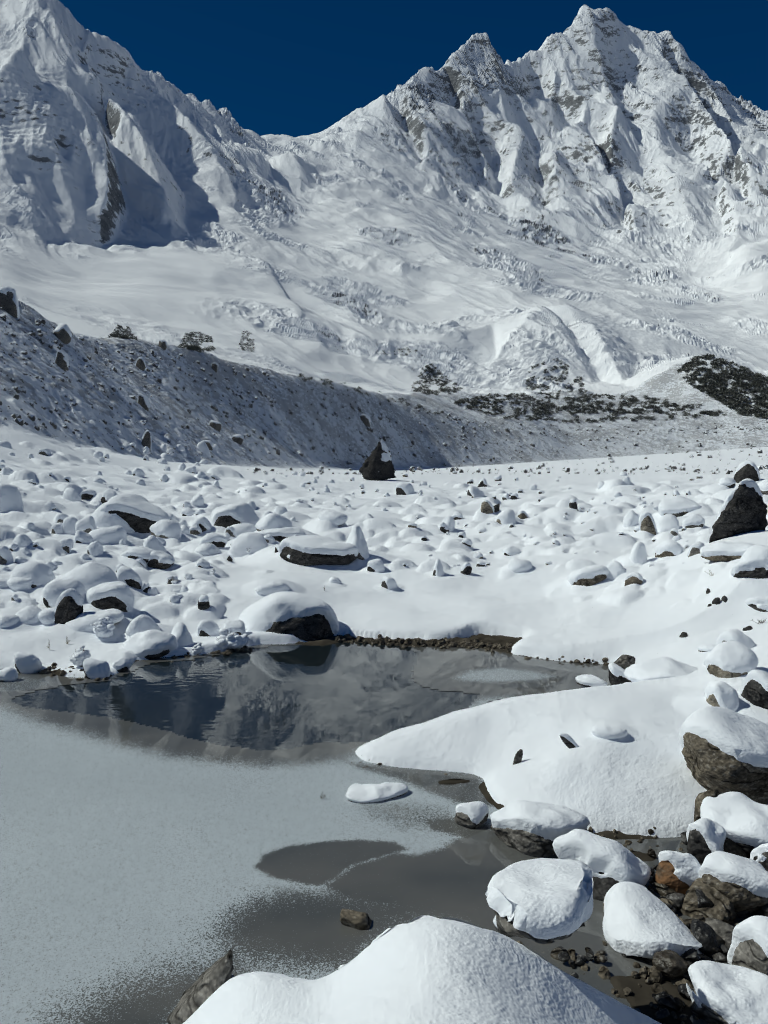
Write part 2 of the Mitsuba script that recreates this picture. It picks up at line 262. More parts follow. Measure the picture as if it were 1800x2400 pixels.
def line(pts, rug=1.0, cliff=1.0, step=14):
    full, last = [], None
    for p in pts:
        full.append((p[0], p[1], p[2] if len(p) > 2 else None))
    k = [i for i, p in enumerate(full) if p[2] is not None]
    ln = np.interp(range(len(full)), k, [full[i][2] for i in k])
    for i in range(len(full) - 1):
        n = max(1, int(math.hypot(full[i + 1][0] - full[i][0], full[i + 1][1] - full[i][1]) / step))
        for j in range(n):
            t = j / n
            put(at(full[i][0] + t * (full[i + 1][0] - full[i][0]), full[i][1] + t * (full[i + 1][1] - full[i][1]), ln[i] + t * (ln[i + 1] - ln[i])), rug, cliff)
    put(at(full[-1][0], full[-1][1], ln[-1]), rug, cliff)


def dots(pts, rug=0.4, cliff=0.0):
    for p in pts:
        put(at(*p), rug, cliff)


# skyline
SKY = [(-900, 350, 2800), (-600, 220, 2700), (-350, 60, 2600), (-120, -60, 2500), (60, -60, 2430), (95, -35, 2420), (133, 0, 2400), (163, 27, 2390), (193, 46, 2380), (203, 60), (233, 68), (260, 103, 2370), (287, 146, 2380),
       (309, 163, 2400), (336, 179, 2450), (380, 201, 2550), (418, 217, 2620), (450, 247, 2680), (477, 254, 2720), (491, 240, 2740), (513, 260, 2780), (542, 271, 2850), (567, 296, 2950),
       (602, 302, 3100), (635, 309, 3200), (673, 308, 3250), (705, 301, 3280), (738, 296, 3300), (765, 283), (787, 269), (835, 258, 3350), (868, 246, 3300), (900, 225, 3250),
       (924, 221), (952, 209), (965, 184, 3350), (973, 187), (1008, 155), (1052, 119, 3550), (1090, 103), (1120, 88, 3700), (1144, 84, 3700), (1158, 98), (1177, 108, 3750), (1209, 115), (1231, 120, 3850),
       (1247, 108), (1291, 87, 3900), (1342, 52, 3950), (1361, 33), (1377, 15, 4000), (1388, 23), (1394, 30), (1413, 34), (1423, 24, 4050), (1437, 33), (1464, 57, 4100), (1497, 72), (1529, 62, 4150),
       (1551, 68), (1565, 81), (1584, 97), (1594, 90, 4150), (1605, 100), (1613, 117), (1632, 130, 4150), (1654, 157), (1670, 184, 4150), (1692, 212), (1714, 235, 4200), (1733, 250), (1746, 252, 4500),
       (1773, 253, 4550), (1800, 262, 4600), (1900, 300, 4600), (2200, 450, 4600), (2700, 650, 4700)]
_k0, _k1 = [n for n, p in enumerate(SKY) if p[:2] in ((542, 271), (868, 246))]
line(SKY[:_k0 + 1]); line([(p[0], p[1], p[2] if len(p) > 2 else 3290) for p in SKY[_k0:_k1 + 1]], 0.3, 0.15); line(SKY[_k1:])
line([(u, v + 220, (r or 0) + 550) for u, v, r in [p for p in SKY if len(p) > 2]], 0.5, 0.5, 60)
line([(u, v + 420, (r or 0) + 1300) for u, v, r in [p for p in SKY if len(p) > 2]], 0.5, 0.5, 60)
# left massif
line([(-600, 600, 1350), (-300, 460, 1500), (-120, 290, 1620), (0, 158, 1700), (46, 114, 1750), (60, 150, 1735), (103, 204, 1725), (174, 214, 1735), (217, 247, 1730), (241, 304, 1690), (248, 347, 1650), (252, 412, 1590), (256, 472, 1530), (240, 510, 1490)])
line([(-300, 400, 1900), (-120, 300, 1900), (0, 215, 1900), (46, 170, 1910), (103, 235, 1880), (174, 245, 1900), (225, 275, 1910), (262, 330, 1880), (275, 400, 1800), (290, 460, 1740), (300, 510, 1660), (280, 560, 1560), (225, 610, 1440)])
dots([(70, 260, 1650), (130, 290, 1650), (180, 330, 1640), (60, 340, 1590), (0, 300, 1600), (150, 400, 1600), (90, 430, 1540), (0, 420, 1500), (200, 440, 1580), (-200, 520, 1380)], 1.0, 1.0)
line([(0, 296, 1625), (50, 318, 1618), (110, 330, 1622)], 1.0, 1.6); line([(10, 350, 1560), (60, 366, 1560), (130, 378, 1570), (165, 395, 1580)], 1.0, 1.6)
line([(-300, 600, 1200), (-100, 560, 1290), (0, 500, 1390), (60, 500, 1400), (108, 578, 1370), (150, 560, 1420), (200, 505, 1500), (240, 510, 1490)], 0.7, 0.6)
line([(80, -20, 2330), (92, 10, 2290), (136, 75, 2230), (170, 130, 2170), (186, 180, 2120)])
line([(110, -10, 2420), (140, 40, 2370), (180, 110, 2330), (200, 150, 2290), (203, 200, 2230), (245, 300, 2080), (262, 360, 1950)])
line([(195, 100, 2300), (205, 150, 2220), (217, 190, 2130), (250, 228, 2040), (287, 271, 1950), (310, 310, 1890), (347, 347, 1830), (372, 410, 1760), (390, 466, 1700), (384, 510, 1640), (374, 540, 1600)])
line([(290, 220, 2350), (325, 270, 2280), (365, 340, 2180), (395, 390, 2080), (425, 450, 1950), (440, 500, 1840), (440, 560, 1660)])
line([(336, 190, 2420), (360, 215, 2380), (380, 233, 2330), (410, 245, 2300), (440, 277, 2240), (477, 325, 2170), (510, 360, 2110), (537, 393, 2060)])
line([(450, 285, 2480), (490, 330, 2420), (530, 365, 2330), (560, 400, 2230), (545, 440, 2060)])
line([(480, 262, 2690), (520, 296, 2580), (560, 325, 2500), (608, 346, 2430)], 0.7, 0.5)
dots([(20, 60, 2250), (60, 60, 2200), (0, 0, 2400), (40, -40, 2420), (100, 130, 2120), (-200, 120, 2200), (-500, 300, 2200), (150, 170, 2080)], 1.0, 1.0)
dots([(190, 640, 1240), (282, 595, 1400), (347, 602, 1400), (401, 580, 1500), (472, 590, 1500), (500, 510, 1780), (500, 440, 2000), (300, 700, 1060), (450, 700, 1130), (580, 700, 1240), (200, 690, 1060), (100, 650, 1120),
      (0, 590, 1150), (50, 680, 960), (-300, 600, 950), (120, 610, 1250), (380, 650, 1250), (520, 640, 1350)], 0.22)
line([(560, 440, 2050), (540, 500, 1850), (590, 580, 1640), (640, 650, 1440), (690, 720, 1250), (735, 780, 1080), (775, 825, 990), (790, 870, 900)], 0.4, 0.2)
line([(620, 600, 1500), (680, 690, 1270), (720, 740, 1130), (760, 800, 1010)], 0.4, 0.2)
# col and glacier basin
dots([(640, 340, 2950), (700, 330, 3050), (760, 310, 3150), (640, 375, 2700), (570, 375, 2560), (800, 430, 2450), (780, 450, 2330), (760, 500, 2180), (850, 480, 2280), (870, 420, 2520), (620, 430, 2330), (600, 500, 2030), (680, 520, 2030),
      (700, 570, 1880), (800, 570, 1830), (620, 540, 1850), (900, 640, 1660), (760, 650, 1540), (850, 700, 1430), (1000, 700, 1520), (1100, 620, 1850), (1200, 600, 2150), (1000, 490, 2420), (930, 440, 2600), (1110, 540, 2380),
      (1000, 610, 1800), (950, 700, 1470), (700, 640, 1530)], 0.4)
line([(630, 385, 2560), (660, 374, 2530), (690, 376, 2500), (705, 400, 2440)], 0.9, 0.8); line([(640, 415, 2440), (690, 440, 2390), (718, 462, 2340)], 0.9, 1.0); line([(700, 480, 2280), (735, 470, 2330), (740, 430, 2450)], 0.6, 0.3)
line([(870, 560, 1960), (900, 500, 2180), (945, 512, 2130), (1000, 560, 1930), (1050, 600, 1800), (1130, 640, 1650), (1200, 690, 1500)], 0.5, 0.3)
line([(800, 610, 1700), (860, 612, 1690), (930, 622, 1660)], 0.8, 1.0)
line([(940, 640, 1640), (980, 610, 1720), (1010, 640, 1650), (1060, 690, 1500)], 0.6, 0.4)
line([(760, 740, 1230), (800, 735, 1260), (830, 780, 1130), (850, 850, 980)], 0.8, 0.7); line([(700, 770, 1080), (790, 760, 1180), (815, 830, 1040)], 0.7, 0.4)
dots([(900, 780, 1190), (960, 840, 1060), (1000, 800, 1150), (880, 850, 1010), (960, 890, 960), (1100, 740, 1390), (1200, 720, 1460), (1300, 690, 1600), (1400, 690, 1740), (1300, 640, 2000), (1500, 730, 1730), (1600, 770, 1620), (1700, 820, 1520),
      (1800, 870, 1450), (1500, 680, 2060), (1650, 710, 1980), (1750, 710, 2050), (1800, 620, 2380), (1740, 580, 2480), (2000, 750, 1900), (2300, 850, 1700), (2000, 600, 2600), (1430, 640, 2200), (1560, 700, 1900)], 0.4)
line([(1120, 740, 1340), (1180, 790, 1210), (1165, 850, 1180), (1150, 900, 1110)], 0.8, 0.8)
line([(1130, 870, 1030), (1180, 820, 1120), (1220, 770, 1200), (1270, 742, 1270), (1300, 760, 1250), (1340, 820, 1160), (1390, 900, 1040)], 1.0, 0.8)
line([(1300, 750, 1330), (1330, 790, 1270), (1370, 850, 1160), (1420, 915, 1080)], 0.9, 0.8)
line([(1330, 730, 1350), (1390, 780, 1230), (1430, 840, 1130), (1470, 910, 1030)], 0.9, 0.8)
line([(1440, 740, 1450), (1490, 810, 1280), (1500, 880, 1150)], 0.8, 0.7); line([(1500, 750, 1480), (1560, 800, 1340), (1570, 850, 1200)], 0.7, 0.5)
dots([(1230, 860, 1060), (1290, 840, 1090), (1270, 900, 1010)], 1.0, 0.6)
line([(1560, 870, 1000), (1600, 840, 1020), (1640, 828, 1030), (1700, 845, 1020), (1760, 870, 1010), (1800, 885, 1000), (1950, 950, 980)], 0.7, 0.2)
dots([(1640, 900, 950), (1730, 930, 920), (1800, 950, 900), (1580, 910, 980), (1900, 980, 900)], 0.5)
dots([(1600, 860, 1250), (1700, 880, 1250), (1800, 915, 1200)], 0.4)
# right massif
line([(868, 250, 3240), (855, 285, 3080), (835, 335, 2920), (812, 372, 2780)]); line([(900, 235, 3200), (905, 290, 3080), (930, 340, 2960), (950, 375, 2860)])
line([(924, 226, 3290), (935, 262, 3240), (958, 330, 3120), (985, 375, 2980)])
line([(952, 212, 3260), (962, 260, 3140), (990, 310, 3020), (1012, 360, 2920), (1040, 420, 2820)])
line([(1030, 150, 3560), (1050, 200, 3520), (1070, 270, 3430), (1095, 330, 3330), (1125, 380, 3200), (1130, 430, 3020)])
line([(1108, 118, 3650), (1096, 150, 3570), (1076, 190, 3480), (1086, 255, 3360), (1108, 300, 3270), (1130, 350, 3160), (1140, 372, 3080)])
dots([(1000, 200, 3400), (1010, 240, 3330)], 0.6, 0.6)
line([(1150, 130, 3700), (1170, 200, 3560), (1190, 270, 3420), (1210, 310, 3330), (1200, 350, 3220)])
line([(1180, 130, 3760), (1200, 220, 3640), (1220, 290, 3520), (1250, 380, 3320), (1270, 440, 3130), (1285, 500, 2880)])
line([(1225, 325, 3270), (1205, 375, 3100), (1196, 410, 2990), (1225, 455, 2870), (1250, 492, 2760)])
line([(1150, 390, 3250), (1165, 440, 3060), (1190, 495, 2840)])
line([(1290, 150, 3830), (1300, 190, 3760), (1290, 230, 3700)]); line([(1305, 155, 3820), (1325, 175, 3780), (1335, 210, 3740)])
line([(1240, 200, 3850), (1275, 250, 3790), (1312, 293, 3710), (1372, 353, 3560), (1418, 412, 3400), (1452, 488, 3200), (1475, 570, 2880)])
line([(1300, 330, 3500), (1310, 370, 3350), (1345, 420, 3180), (1380, 480, 2990), (1410, 560, 2760)])
line([(1300, 370, 3200), (1300, 420, 3050), (1330, 470, 2900), (1340, 520, 2760)])
line([(1410, 210, 3780), (1375, 258, 3640), (1352, 296, 3530), (1380, 325, 3450), (1408, 355, 3370), (1443, 423, 3180), (1470, 488, 3010), (1495, 550, 2830), (1560, 615, 2620)])
line([(1377, 20, 3980), (1388, 60, 3920), (1400, 110, 3860), (1412, 160, 3800), (1425, 200, 3750), (1450, 260, 3600), (1430, 320, 3440)])
line([(1464, 62, 4080), (1450, 120, 4010), (1470, 200, 3880), (1490, 280, 3700)])
line([(1430, 130, 3960), (1440, 210, 3850), (1475, 310, 3640), (1510, 400, 3440), (1540, 480, 3230), (1560, 560, 2950)])
line([(1515, 240, 3800), (1529, 275, 3680), (1540, 330, 3540), (1548, 365, 3460), (1590, 440, 3240), (1620, 520, 3010), (1630, 590, 2760)])
line([(1535, 70, 4130), (1560, 110, 4060), (1580, 150, 3990), (1610, 190, 3910), (1643, 235, 3820), (1662, 258, 3770), (1690, 290, 3680), (1714, 330, 3580), (1735, 375, 3470), (1748, 402, 3400), (1768, 450, 3250), (1792, 504, 3060)])
line([(1560, 190, 4060), (1600, 250, 3980), (1640, 285, 3900), (1672, 330, 3800), (1700, 375, 3690), (1728, 440, 3480), (1755, 500, 3200)])
line([(1640, 385, 3500), (1660, 400, 3420), (1690, 440, 3280), (1712, 480, 3150), (1726, 512, 3030)])
line([(1620, 390, 3650), (1650, 440, 3500), (1690, 510, 3250), (1700, 580, 2900)])
line([(1640, 180, 4130), (1690, 240, 4080), (1740, 300, 3990), (1800, 350, 3880)])
line([(780, 385, 2720), (812, 376, 2760), (880, 372, 2830), (985, 402, 2840), (1060, 470, 2740), (1180, 512, 2680), (1260, 548, 2620), (1340, 582, 2550), (1420, 600, 2520), (1500, 628, 2470), (1580, 652, 2430), (1650, 670, 2420),
      (1700, 645, 2500), (1732, 530, 2860), (1800, 545, 2850), (2100, 600, 2800)], 0.6, 0.4)
# trough behind the moraine, foot of the slopes
line([(-900, 750, 200), (-300, 720, 220), (46, 760, 260), (174, 815, 290), (325, 835, 340), (488, 862, 400), (651, 900, 460), (787, 920, 540), (900, 945, 620)], 0.25, 0.0, 25)
line([(-900, 640, 620), (-300, 640, 650), (46, 698, 720), (108, 738, 760), (233, 785, 750), (412, 812, 760), (542, 846, 770), (651, 866, 800), (705, 880, 800), (787, 888, 830), (900, 915, 860), (1035, 922, 890), (1130, 915, 970), (1225, 915, 970), (1400, 925, 980), (1550, 930, 960)], 0.4, 0.1, 25)
# moraine: crest, bench, foot
CREST = [(-900, 560, 90), (-400, 610, 130), (-150, 650, 165), (0, 690, 185), (46, 706, 190), (108, 744, 205), (174, 782, 225), (233, 790, 240), (325, 796, 262), (412, 812, 290), (488, 825, 315), (542, 847, 335), (651, 869, 370), (705, 882, 400),
         (787, 892, 440), (900, 920, 500), (932, 948, 530), (1035, 970, 590), (1144, 988, 660), (1225, 986, 700), (1334, 1001, 760), (1442, 998, 800), (1551, 991, 830), (1687, 994, 860), (1730, 978, 870), (1800, 980, 880), (2100, 960, 900), (2700, 900, 900)]
line(CREST, 0.3, 0.0, 10)
line([(900, 912, 580), (1035, 930, 720), (1225, 930, 820), (1400, 935, 880), (1550, 945, 900), (1650, 965, 890)], 0.4, 0.0, 20)
FOOT = [(-900, 1010, 40), (-300, 990, 58), (0, 1000, 80), (100, 1030, 100), (250, 1062, 128), (400, 1086, 157), (550, 1098, 200), (700, 1101, 270), (850, 1103, 370), (1000, 1103, 475), (1200, 1101, 585), (1400, 1100, 680), (1600, 1098, 735), (1800, 1090, 760), (2700, 1080, 780)]
line(FOOT, 0.1, 0.0, 15)
dots([(0, 880, 124), (150, 900, 148), (300, 940, 182), (450, 970, 228), (600, 1010, 285)], 0.3)
# boulder plain and banks
dots([(0, 1090, 45), (200, 1085, 70), (-300, 1100, 38), (400, 1110, 90), (600, 1115, 100), (900, 1112, 150), (1200, 1115, 150), (1500, 1115, 150), (1800, 1100, 150), (2300, 1090, 120),
      (0, 1180, 27), (-300, 1190, 24), (200, 1190, 29), (500, 1165, 40), (800, 1150, 50), (900, 1135, 70), (1150, 1150, 48), (1400, 1140, 48), (1650, 1130, 44), (1800, 1130, 38), (2200, 1120, 34),
      (0, 1300, 16.5), (-300, 1310, 15), (250, 1290, 17.5), (500, 1260, 22), (800, 1220, 26), (1100, 1230, 24), (1400, 1210, 24), (1650, 1200, 22), (1800, 1210, 19), (2200, 1200, 17),
      (0, 1400, 13.4), (200, 1420, 12.6), (400, 1400, 13.2), (600, 1370, 13.8), (900, 1340, 15.5), (1200, 1330, 15.5), (1450, 1330, 14.5), (1650, 1330, 13), (1800, 1330, 11.5), (2200, 1330, 10),
      (900, 1420, 13.2), (1200, 1430, 12.8), (1450, 1450, 11.9), (1600, 1470, 10.6), (1800, 1450, 9.8), (2200, 1450, 8.5), (600, 1450, 12.2), (200, 1500, 11.4), (0, 1510, 11.4)], 0.0)
for u, v, z in [(-200, 1600, 0.1), (0, 1575, .12), (300, 1545, .12), (600, 1515, .12), (900, 1520, .12), (1200, 1545, .15), (1440, 1570, .25),
                (1180, 1640, .36), (1320, 1625, .44), (1480, 1635, .48), (1620, 1600, .5), (1750, 1600, .55), (1900, 1600, .6), (1000, 1700, .24), (900, 1740, .18), (1120, 1730, .3), (1250, 1730, .34), (1400, 1720, .40), (1560, 1720, .40),
                (1250, 1830, .26), (1400, 1830, .33), (1550, 1830, .36), (1350, 1920, .24), (1550, 1930, .26), (1640, 1900, .2), (1750, 1880, .3), (1900, 1850, .5), (1700, 2050, .06), (1900, 2100, .4), (1500, 2080, .03),
                (1020, 2114, .78), (960, 2135, .74), (880, 2190, .60), (820, 2280, .46), (1100, 2150, .70), (1180, 2210, .60), (1260, 2270, .47), (1330, 2320, .36), (1420, 2370, .26), (1550, 2400, .16), (1000, 2280, .80), (1000, 2400, .86), (700, 2330, .42), (740, 2310, .38), (560, 2235, .5), (600, 2260, .5), (650, 2300, .46),
                (560, 2320, .52), (500, 2330, .40), (700, 2400, .55), (480, 2400, .40), (1250, 2400, .62), (1500, 2500, .4), (1700, 2500, .35), (300, 2600, .3), (0, 2700, .3)]:
    put(on_level(u, v, z), 0.0)
for x, y, z in [(0, 1.6, 1.0), (0.8, 1.5, .9), (-.8, 1.5, .8), (0, 1.15, 1.05), (2, 2, .6), (-2, 2.0, .3), (4, 3, .7), (-5, 3, .3), (6, 6, .8), (-8, 6, .3), (-8, 10, .4), (0, 5, -.1), (-2, 6, -.1), (1, 8.6, 0), (-3, 9, 0)]:
    put((x, y, z), 0.0)
# the rim of the known area, so that the mesh goes on outside the photograph
for th in np.radians(np.arange(-58, 59, 8)):
    for r, z in ((1.05, 0.9),):
        put((math.sin(th) * r, math.cos(th) * r, z), 0.0)
for th in (-60, -54, 48, 58):
    t = math.radians(th)
    for r, z, g in ((2, .6, 0), (6, .6, 0), (12, 1.0, 0), (30, 2.5, 0), (80, 12 if th < 0 else 2, .1), (160, 70 if th < 0 else 3, .3), (400, 80 if th < 0 else 20, .3), (900, 130, .5), (1800, 380, .8), (3000, 800, 1), (5300, 900, 1)):
        put((math.sin(t) * r, math.cos(t) * r, z), g, g)

P = np.array(PTS)
TH0, TH1, NT = -0.95, 0.80, 1150
LR0, LR1, NR = math.log(1.15), math.log(5200), 2700
_th, _lr = np.linspace(TH0, TH1, NT), np.linspace(LR0, LR1, NR)
KT = 1.6      # weight of the angle against ln r in the triangulation
_tri = LinearNDInterpolator(np.c_[P[:, 0] * KT, P[:, 1]], P[:, 2:], fill_value=np.nan)
_a, _b = np.meshgrid(_th, _lr, indexing='ij')
FIELD = _tri(_a * KT, _b)
if np.isnan(FIELD).any():
    from scipy.interpolate import NearestNDInterpolator
    bad = np.isnan(FIELD[..., 0])
    FIELD[bad] = NearestNDInterpolator(np.c_[P[:, 0] * KT, P[:, 1]], P[:, 2:])(_a[bad] * KT, _b[bad])
dth, dlr = _th[1] - _th[0], _lr[1] - _lr[0]
S0 = FIELD[..., 0]
near = gaussian_filter(S0, [math.radians(1.2) / dth, 0.035 / dlr], mode='nearest')
mid = gaussian_filter(S0, [math.radians(.8) / dth, 0.03 / dlr], mode='nearest')
mor = gaussian_filter(S0, [math.radians(.5) / dth, 0.008 / dlr], mode='nearest')
cl_ = np.clip(gaussian_filter(FIELD[..., 2], [4, 8], mode='nearest') * 1.6, 0, 1)
far = gaussian_filter(S0, [1.0, 1.5], mode='nearest') * cl_ + gaussian_filter(S0, [5, 11], mode='nearest') * (1 - cl_)
rr = np.exp(_b)
w1, w2, w3 = ss(8, 20, rr), ss(60, 110, rr), ss(450, 700, rr)
S0 = near * (1 - w1) + mid * w1
S0 = S0 * (1 - w2) + mor * w2
S0 = S0 * (1 - w3) + far * w3
RUG = gaussian_filter(FIELD[..., 1], [4, 8], mode='nearest')
CLIFF = gaussian_filter(FIELD[..., 2], [3, 5], mode='nearest')


def look(field, th, lr, order=1):
    return map_coordinates(field, [(th - TH0) / dth, (lr - LR0) / dlr], order=order, mode='nearest')


def u_of(th):
    return 900 + FOC * np.tan(th)


_foot = np.array([(p[0], math.log(p[2])) for p in FOOT]); _crest = np.array([(p[0], math.log(p[2])) for p in CREST])


def foot_r(th):
    return np.exp(np.interp(u_of(th), _foot[:, 0], _foot[:, 1]))


def crest_r(th):
    return np.exp(np.interp(u_of(th), _crest[:, 0], _crest[:, 1]))


# the big snow mounds in front: their crest lines as seen, and the water's edge behind them
_front = []
for k_, (u, v, z) in enumerate([(1400, 2200, .10), (1340, 2165, .2), (1280, 2130, .3), (1200, 2080, .45), (1130, 2030, .6), (1060, 1985, .72), (1005, 1952, .79), (940, 1947, .8), (878, 1956, .76), (830, 1994, .62), (795, 2058, .42), (760, 2102, .32),
                                (720, 2128, .29), (690, 2140, .28), (640, 2125, .34), (590, 2085, .45), (550, 2060, .5), (510, 2055, .48), (488, 2085, .38), (445, 2160, .25), (420, 2205, .15)]):
    p = on_level(u * 1.085, v * 1.085, z)
    _front.append(p)
    r_ = math.hypot(p[0], p[1])
    dx, dy = p[0] / r_, p[1] / r_
    out = np.array([dx, dy]) + np.array([0.55, 0]) * (1 if k_ < 8 else -1 if (8 < k_ < 12 or k_ > 16) else 0)
    out /= np.linalg.norm(out)
    _front.append(np.array([p[0] + out[0] * .10, p[1] + out[1] * .10, z - .045 - 0.1 * z]))
    _front.append(np.array([p[0] + out[0] * .30, p[1] + out[1] * .30, z * .25 - .12]))
    _front.append(np.array([p[0] + out[0] * .8, p[1] + out[1] * .8, -.6]))
for u, v, z in [(940, 2100, .86), (940, 2212, .9), (700, 2205, .46), (620, 2180, .46), (550, 2120, .52), (550, 2212, .52), (480, 2212, .33), (1200, 2212, .58), (1100, 2110, .72), (1000, 2300, .95), (1400, 2300, .25), (1300, 2215, .38), (800, 2120, .62), (1700, 2500, .2), (300, 2400, .0), (800, 2500, .9)]:
    _front.append(on_level(u * 1.085, v * 1.085, z))
for x, y, z in [(0, 1.2, 1.0), (1, 1.2, .9), (-1, 1.2, .6), (2.2, 1.6, .3), (-2, 1.5, .1)]:
    _front.append(np.array([x, y, z]))
from scipy.interpolate import RBFInterpolator
_front = np.array(_front)
_fx, _fy = np.meshgrid(np.arange(-3, 3.01, .04), np.arange(.8, 5.6, .04), indexing='ij')
FRONT = RBFInterpolator(_front[:, :2], _front[:, 2], kernel='linear', smoothing=0.002)(np.c_[_fx.ravel(), _fy.ravel()]).reshape(_fx.shape)
FRONT = gaussian_filter(FRONT, 2.3)
FRONT[_fy > 4.6] = -1

# snow-covered stones that show only as swellings of the snow
SWELL = np.zeros((NT, NR))
_r = np.random.default_rng(21)


def swell(u, v, r, wx, wy, h):
    th = math.atan((u - 900) / FOC)
    wx, wy = max(wx, 2.5 * r * dth), max(wy, 3.5 * r * dlr)
    h = min(h, .8 * min(wx, wy))
    ci, cj = (th - TH0) / dth, (math.log(r) - LR0) / dlr
    ni, nj = int(1.3 * wx / r / dth) + 2, int(1.3 * wy / r / dlr) + 2
    i0, i1, j0, j1 = max(0, int(ci) - ni), min(NT, int(ci) + ni + 1), max(0, int(cj) - nj), min(NR, int(cj) + nj + 1)
    if i0 >= i1 or j0 >= j1:
        return
    a, b = np.meshgrid(np.arange(i0, i1), np.arange(j0, j1), indexing='ij')
    t = _r.uniform(0, np.pi)
    dx, dy = (a - ci) * dth * r, (b - cj) * dlr * r
    x, y = dx * math.cos(t) + dy * math.sin(t), dy * math.cos(t) - dx * math.sin(t)
    p = np.sqrt((x / wx) ** 2 + (y / wy) ** 2) * (1 + 0.18 * np.sin(3 * np.arctan2(y, x) + t * 5))
    SWELL[i0:i1, j0:j1] = np.maximum(SWELL[i0:i1, j0:j1], h * np.clip(1 - p ** 2.3, 0, 1) ** 0.62)


def sight_r(u, v):
    """Where the sight line meets the smooth ground."""
    th = math.atan((u - 900) / FOC)
    d = at(u, v, 1.0)[2] - CAM_Z
    s = look(S0, np.full(NR, th), _lr)
    k = np.argmax((s > d) & (_lr > math.log(4)))
    return math.exp(_lr[k])


for n_, (u0, u1, v0, v1), (lo, hi) in [(420, (-60, 640, 1110, 1310), (20, 80)), (200, (-60, 500, 1290, 1440), (34, 100)), (700, (560, 1860, 1100, 1190), (10, 40)), (620, (620, 1860, 1180, 1345), (16, 90)), (420, (-60, 600, 960, 1110), (14, 50)), (240, (1300, 1860, 1150, 1420), (26, 100)), (160, (-60, 300, 900, 1000), (14, 40))]:
    for _ in range(n_):
        u, v = _r.uniform(u0, u1), _r.uniform(v0, v1)
        if 600 < u < 1450 and v > 1300 and _r.random() < 0.8:
            continue
        r = sight_r(u, v)
        w = lo * (hi / lo) ** (_r.random() ** 1.8) * r / FOC * 0.5
        if r > 190 or w < .012 * r - .1:
            continue
        swell(u, v, r, w * _r.uniform(.8, 1.4), w * _r.uniform(.7, 1.2), w * _r.uniform(.28, .62))
SWELL = gaussian_filter(SWELL, [0.6, 0.8])
for (u0, u1, v0, v1), _t, _tone, _cover, _bare, more in STONE_TABLE:      # snow drifted against the stones
    if 'z0' in more or v1 < 1060:
        continue
    th, r = math.atan(((u0 + u1) / 2 - 900) / FOC), sight_r((u0 + u1) / 2, v1)
    w = (u1 - u0) / FOC * r / 2
    r += w * .7
    ci, cj, ra = (th - TH0) / dth, (math.log(r) - LR0) / dlr, 2.0 * w
    ni, nj = int(ra / r / dth) + 2, int(ra / r / dlr) + 2
    a, b = np.meshgrid(np.arange(max(0, int(ci) - ni), min(NT, int(ci) + ni + 1)), np.arange(max(0, int(cj) - nj), min(NR, int(cj) + nj + 1)), indexing='ij')
    p = ((a - ci) * dth * r / ra) ** 2 + ((b - cj) * dlr * r / ra) ** 2
    SWELL[a, b] = np.maximum(SWELL[a, b], (0.46 if _cover > .5 else .2) * w * np.clip(1 - p, 0, 1) ** 1.5)


def base_height(th, r):
    """Height of the earth under the snow, without the small swellings."""
    lr = np.log(r)
    return CAM_Z + r * look(S0, th, lr)


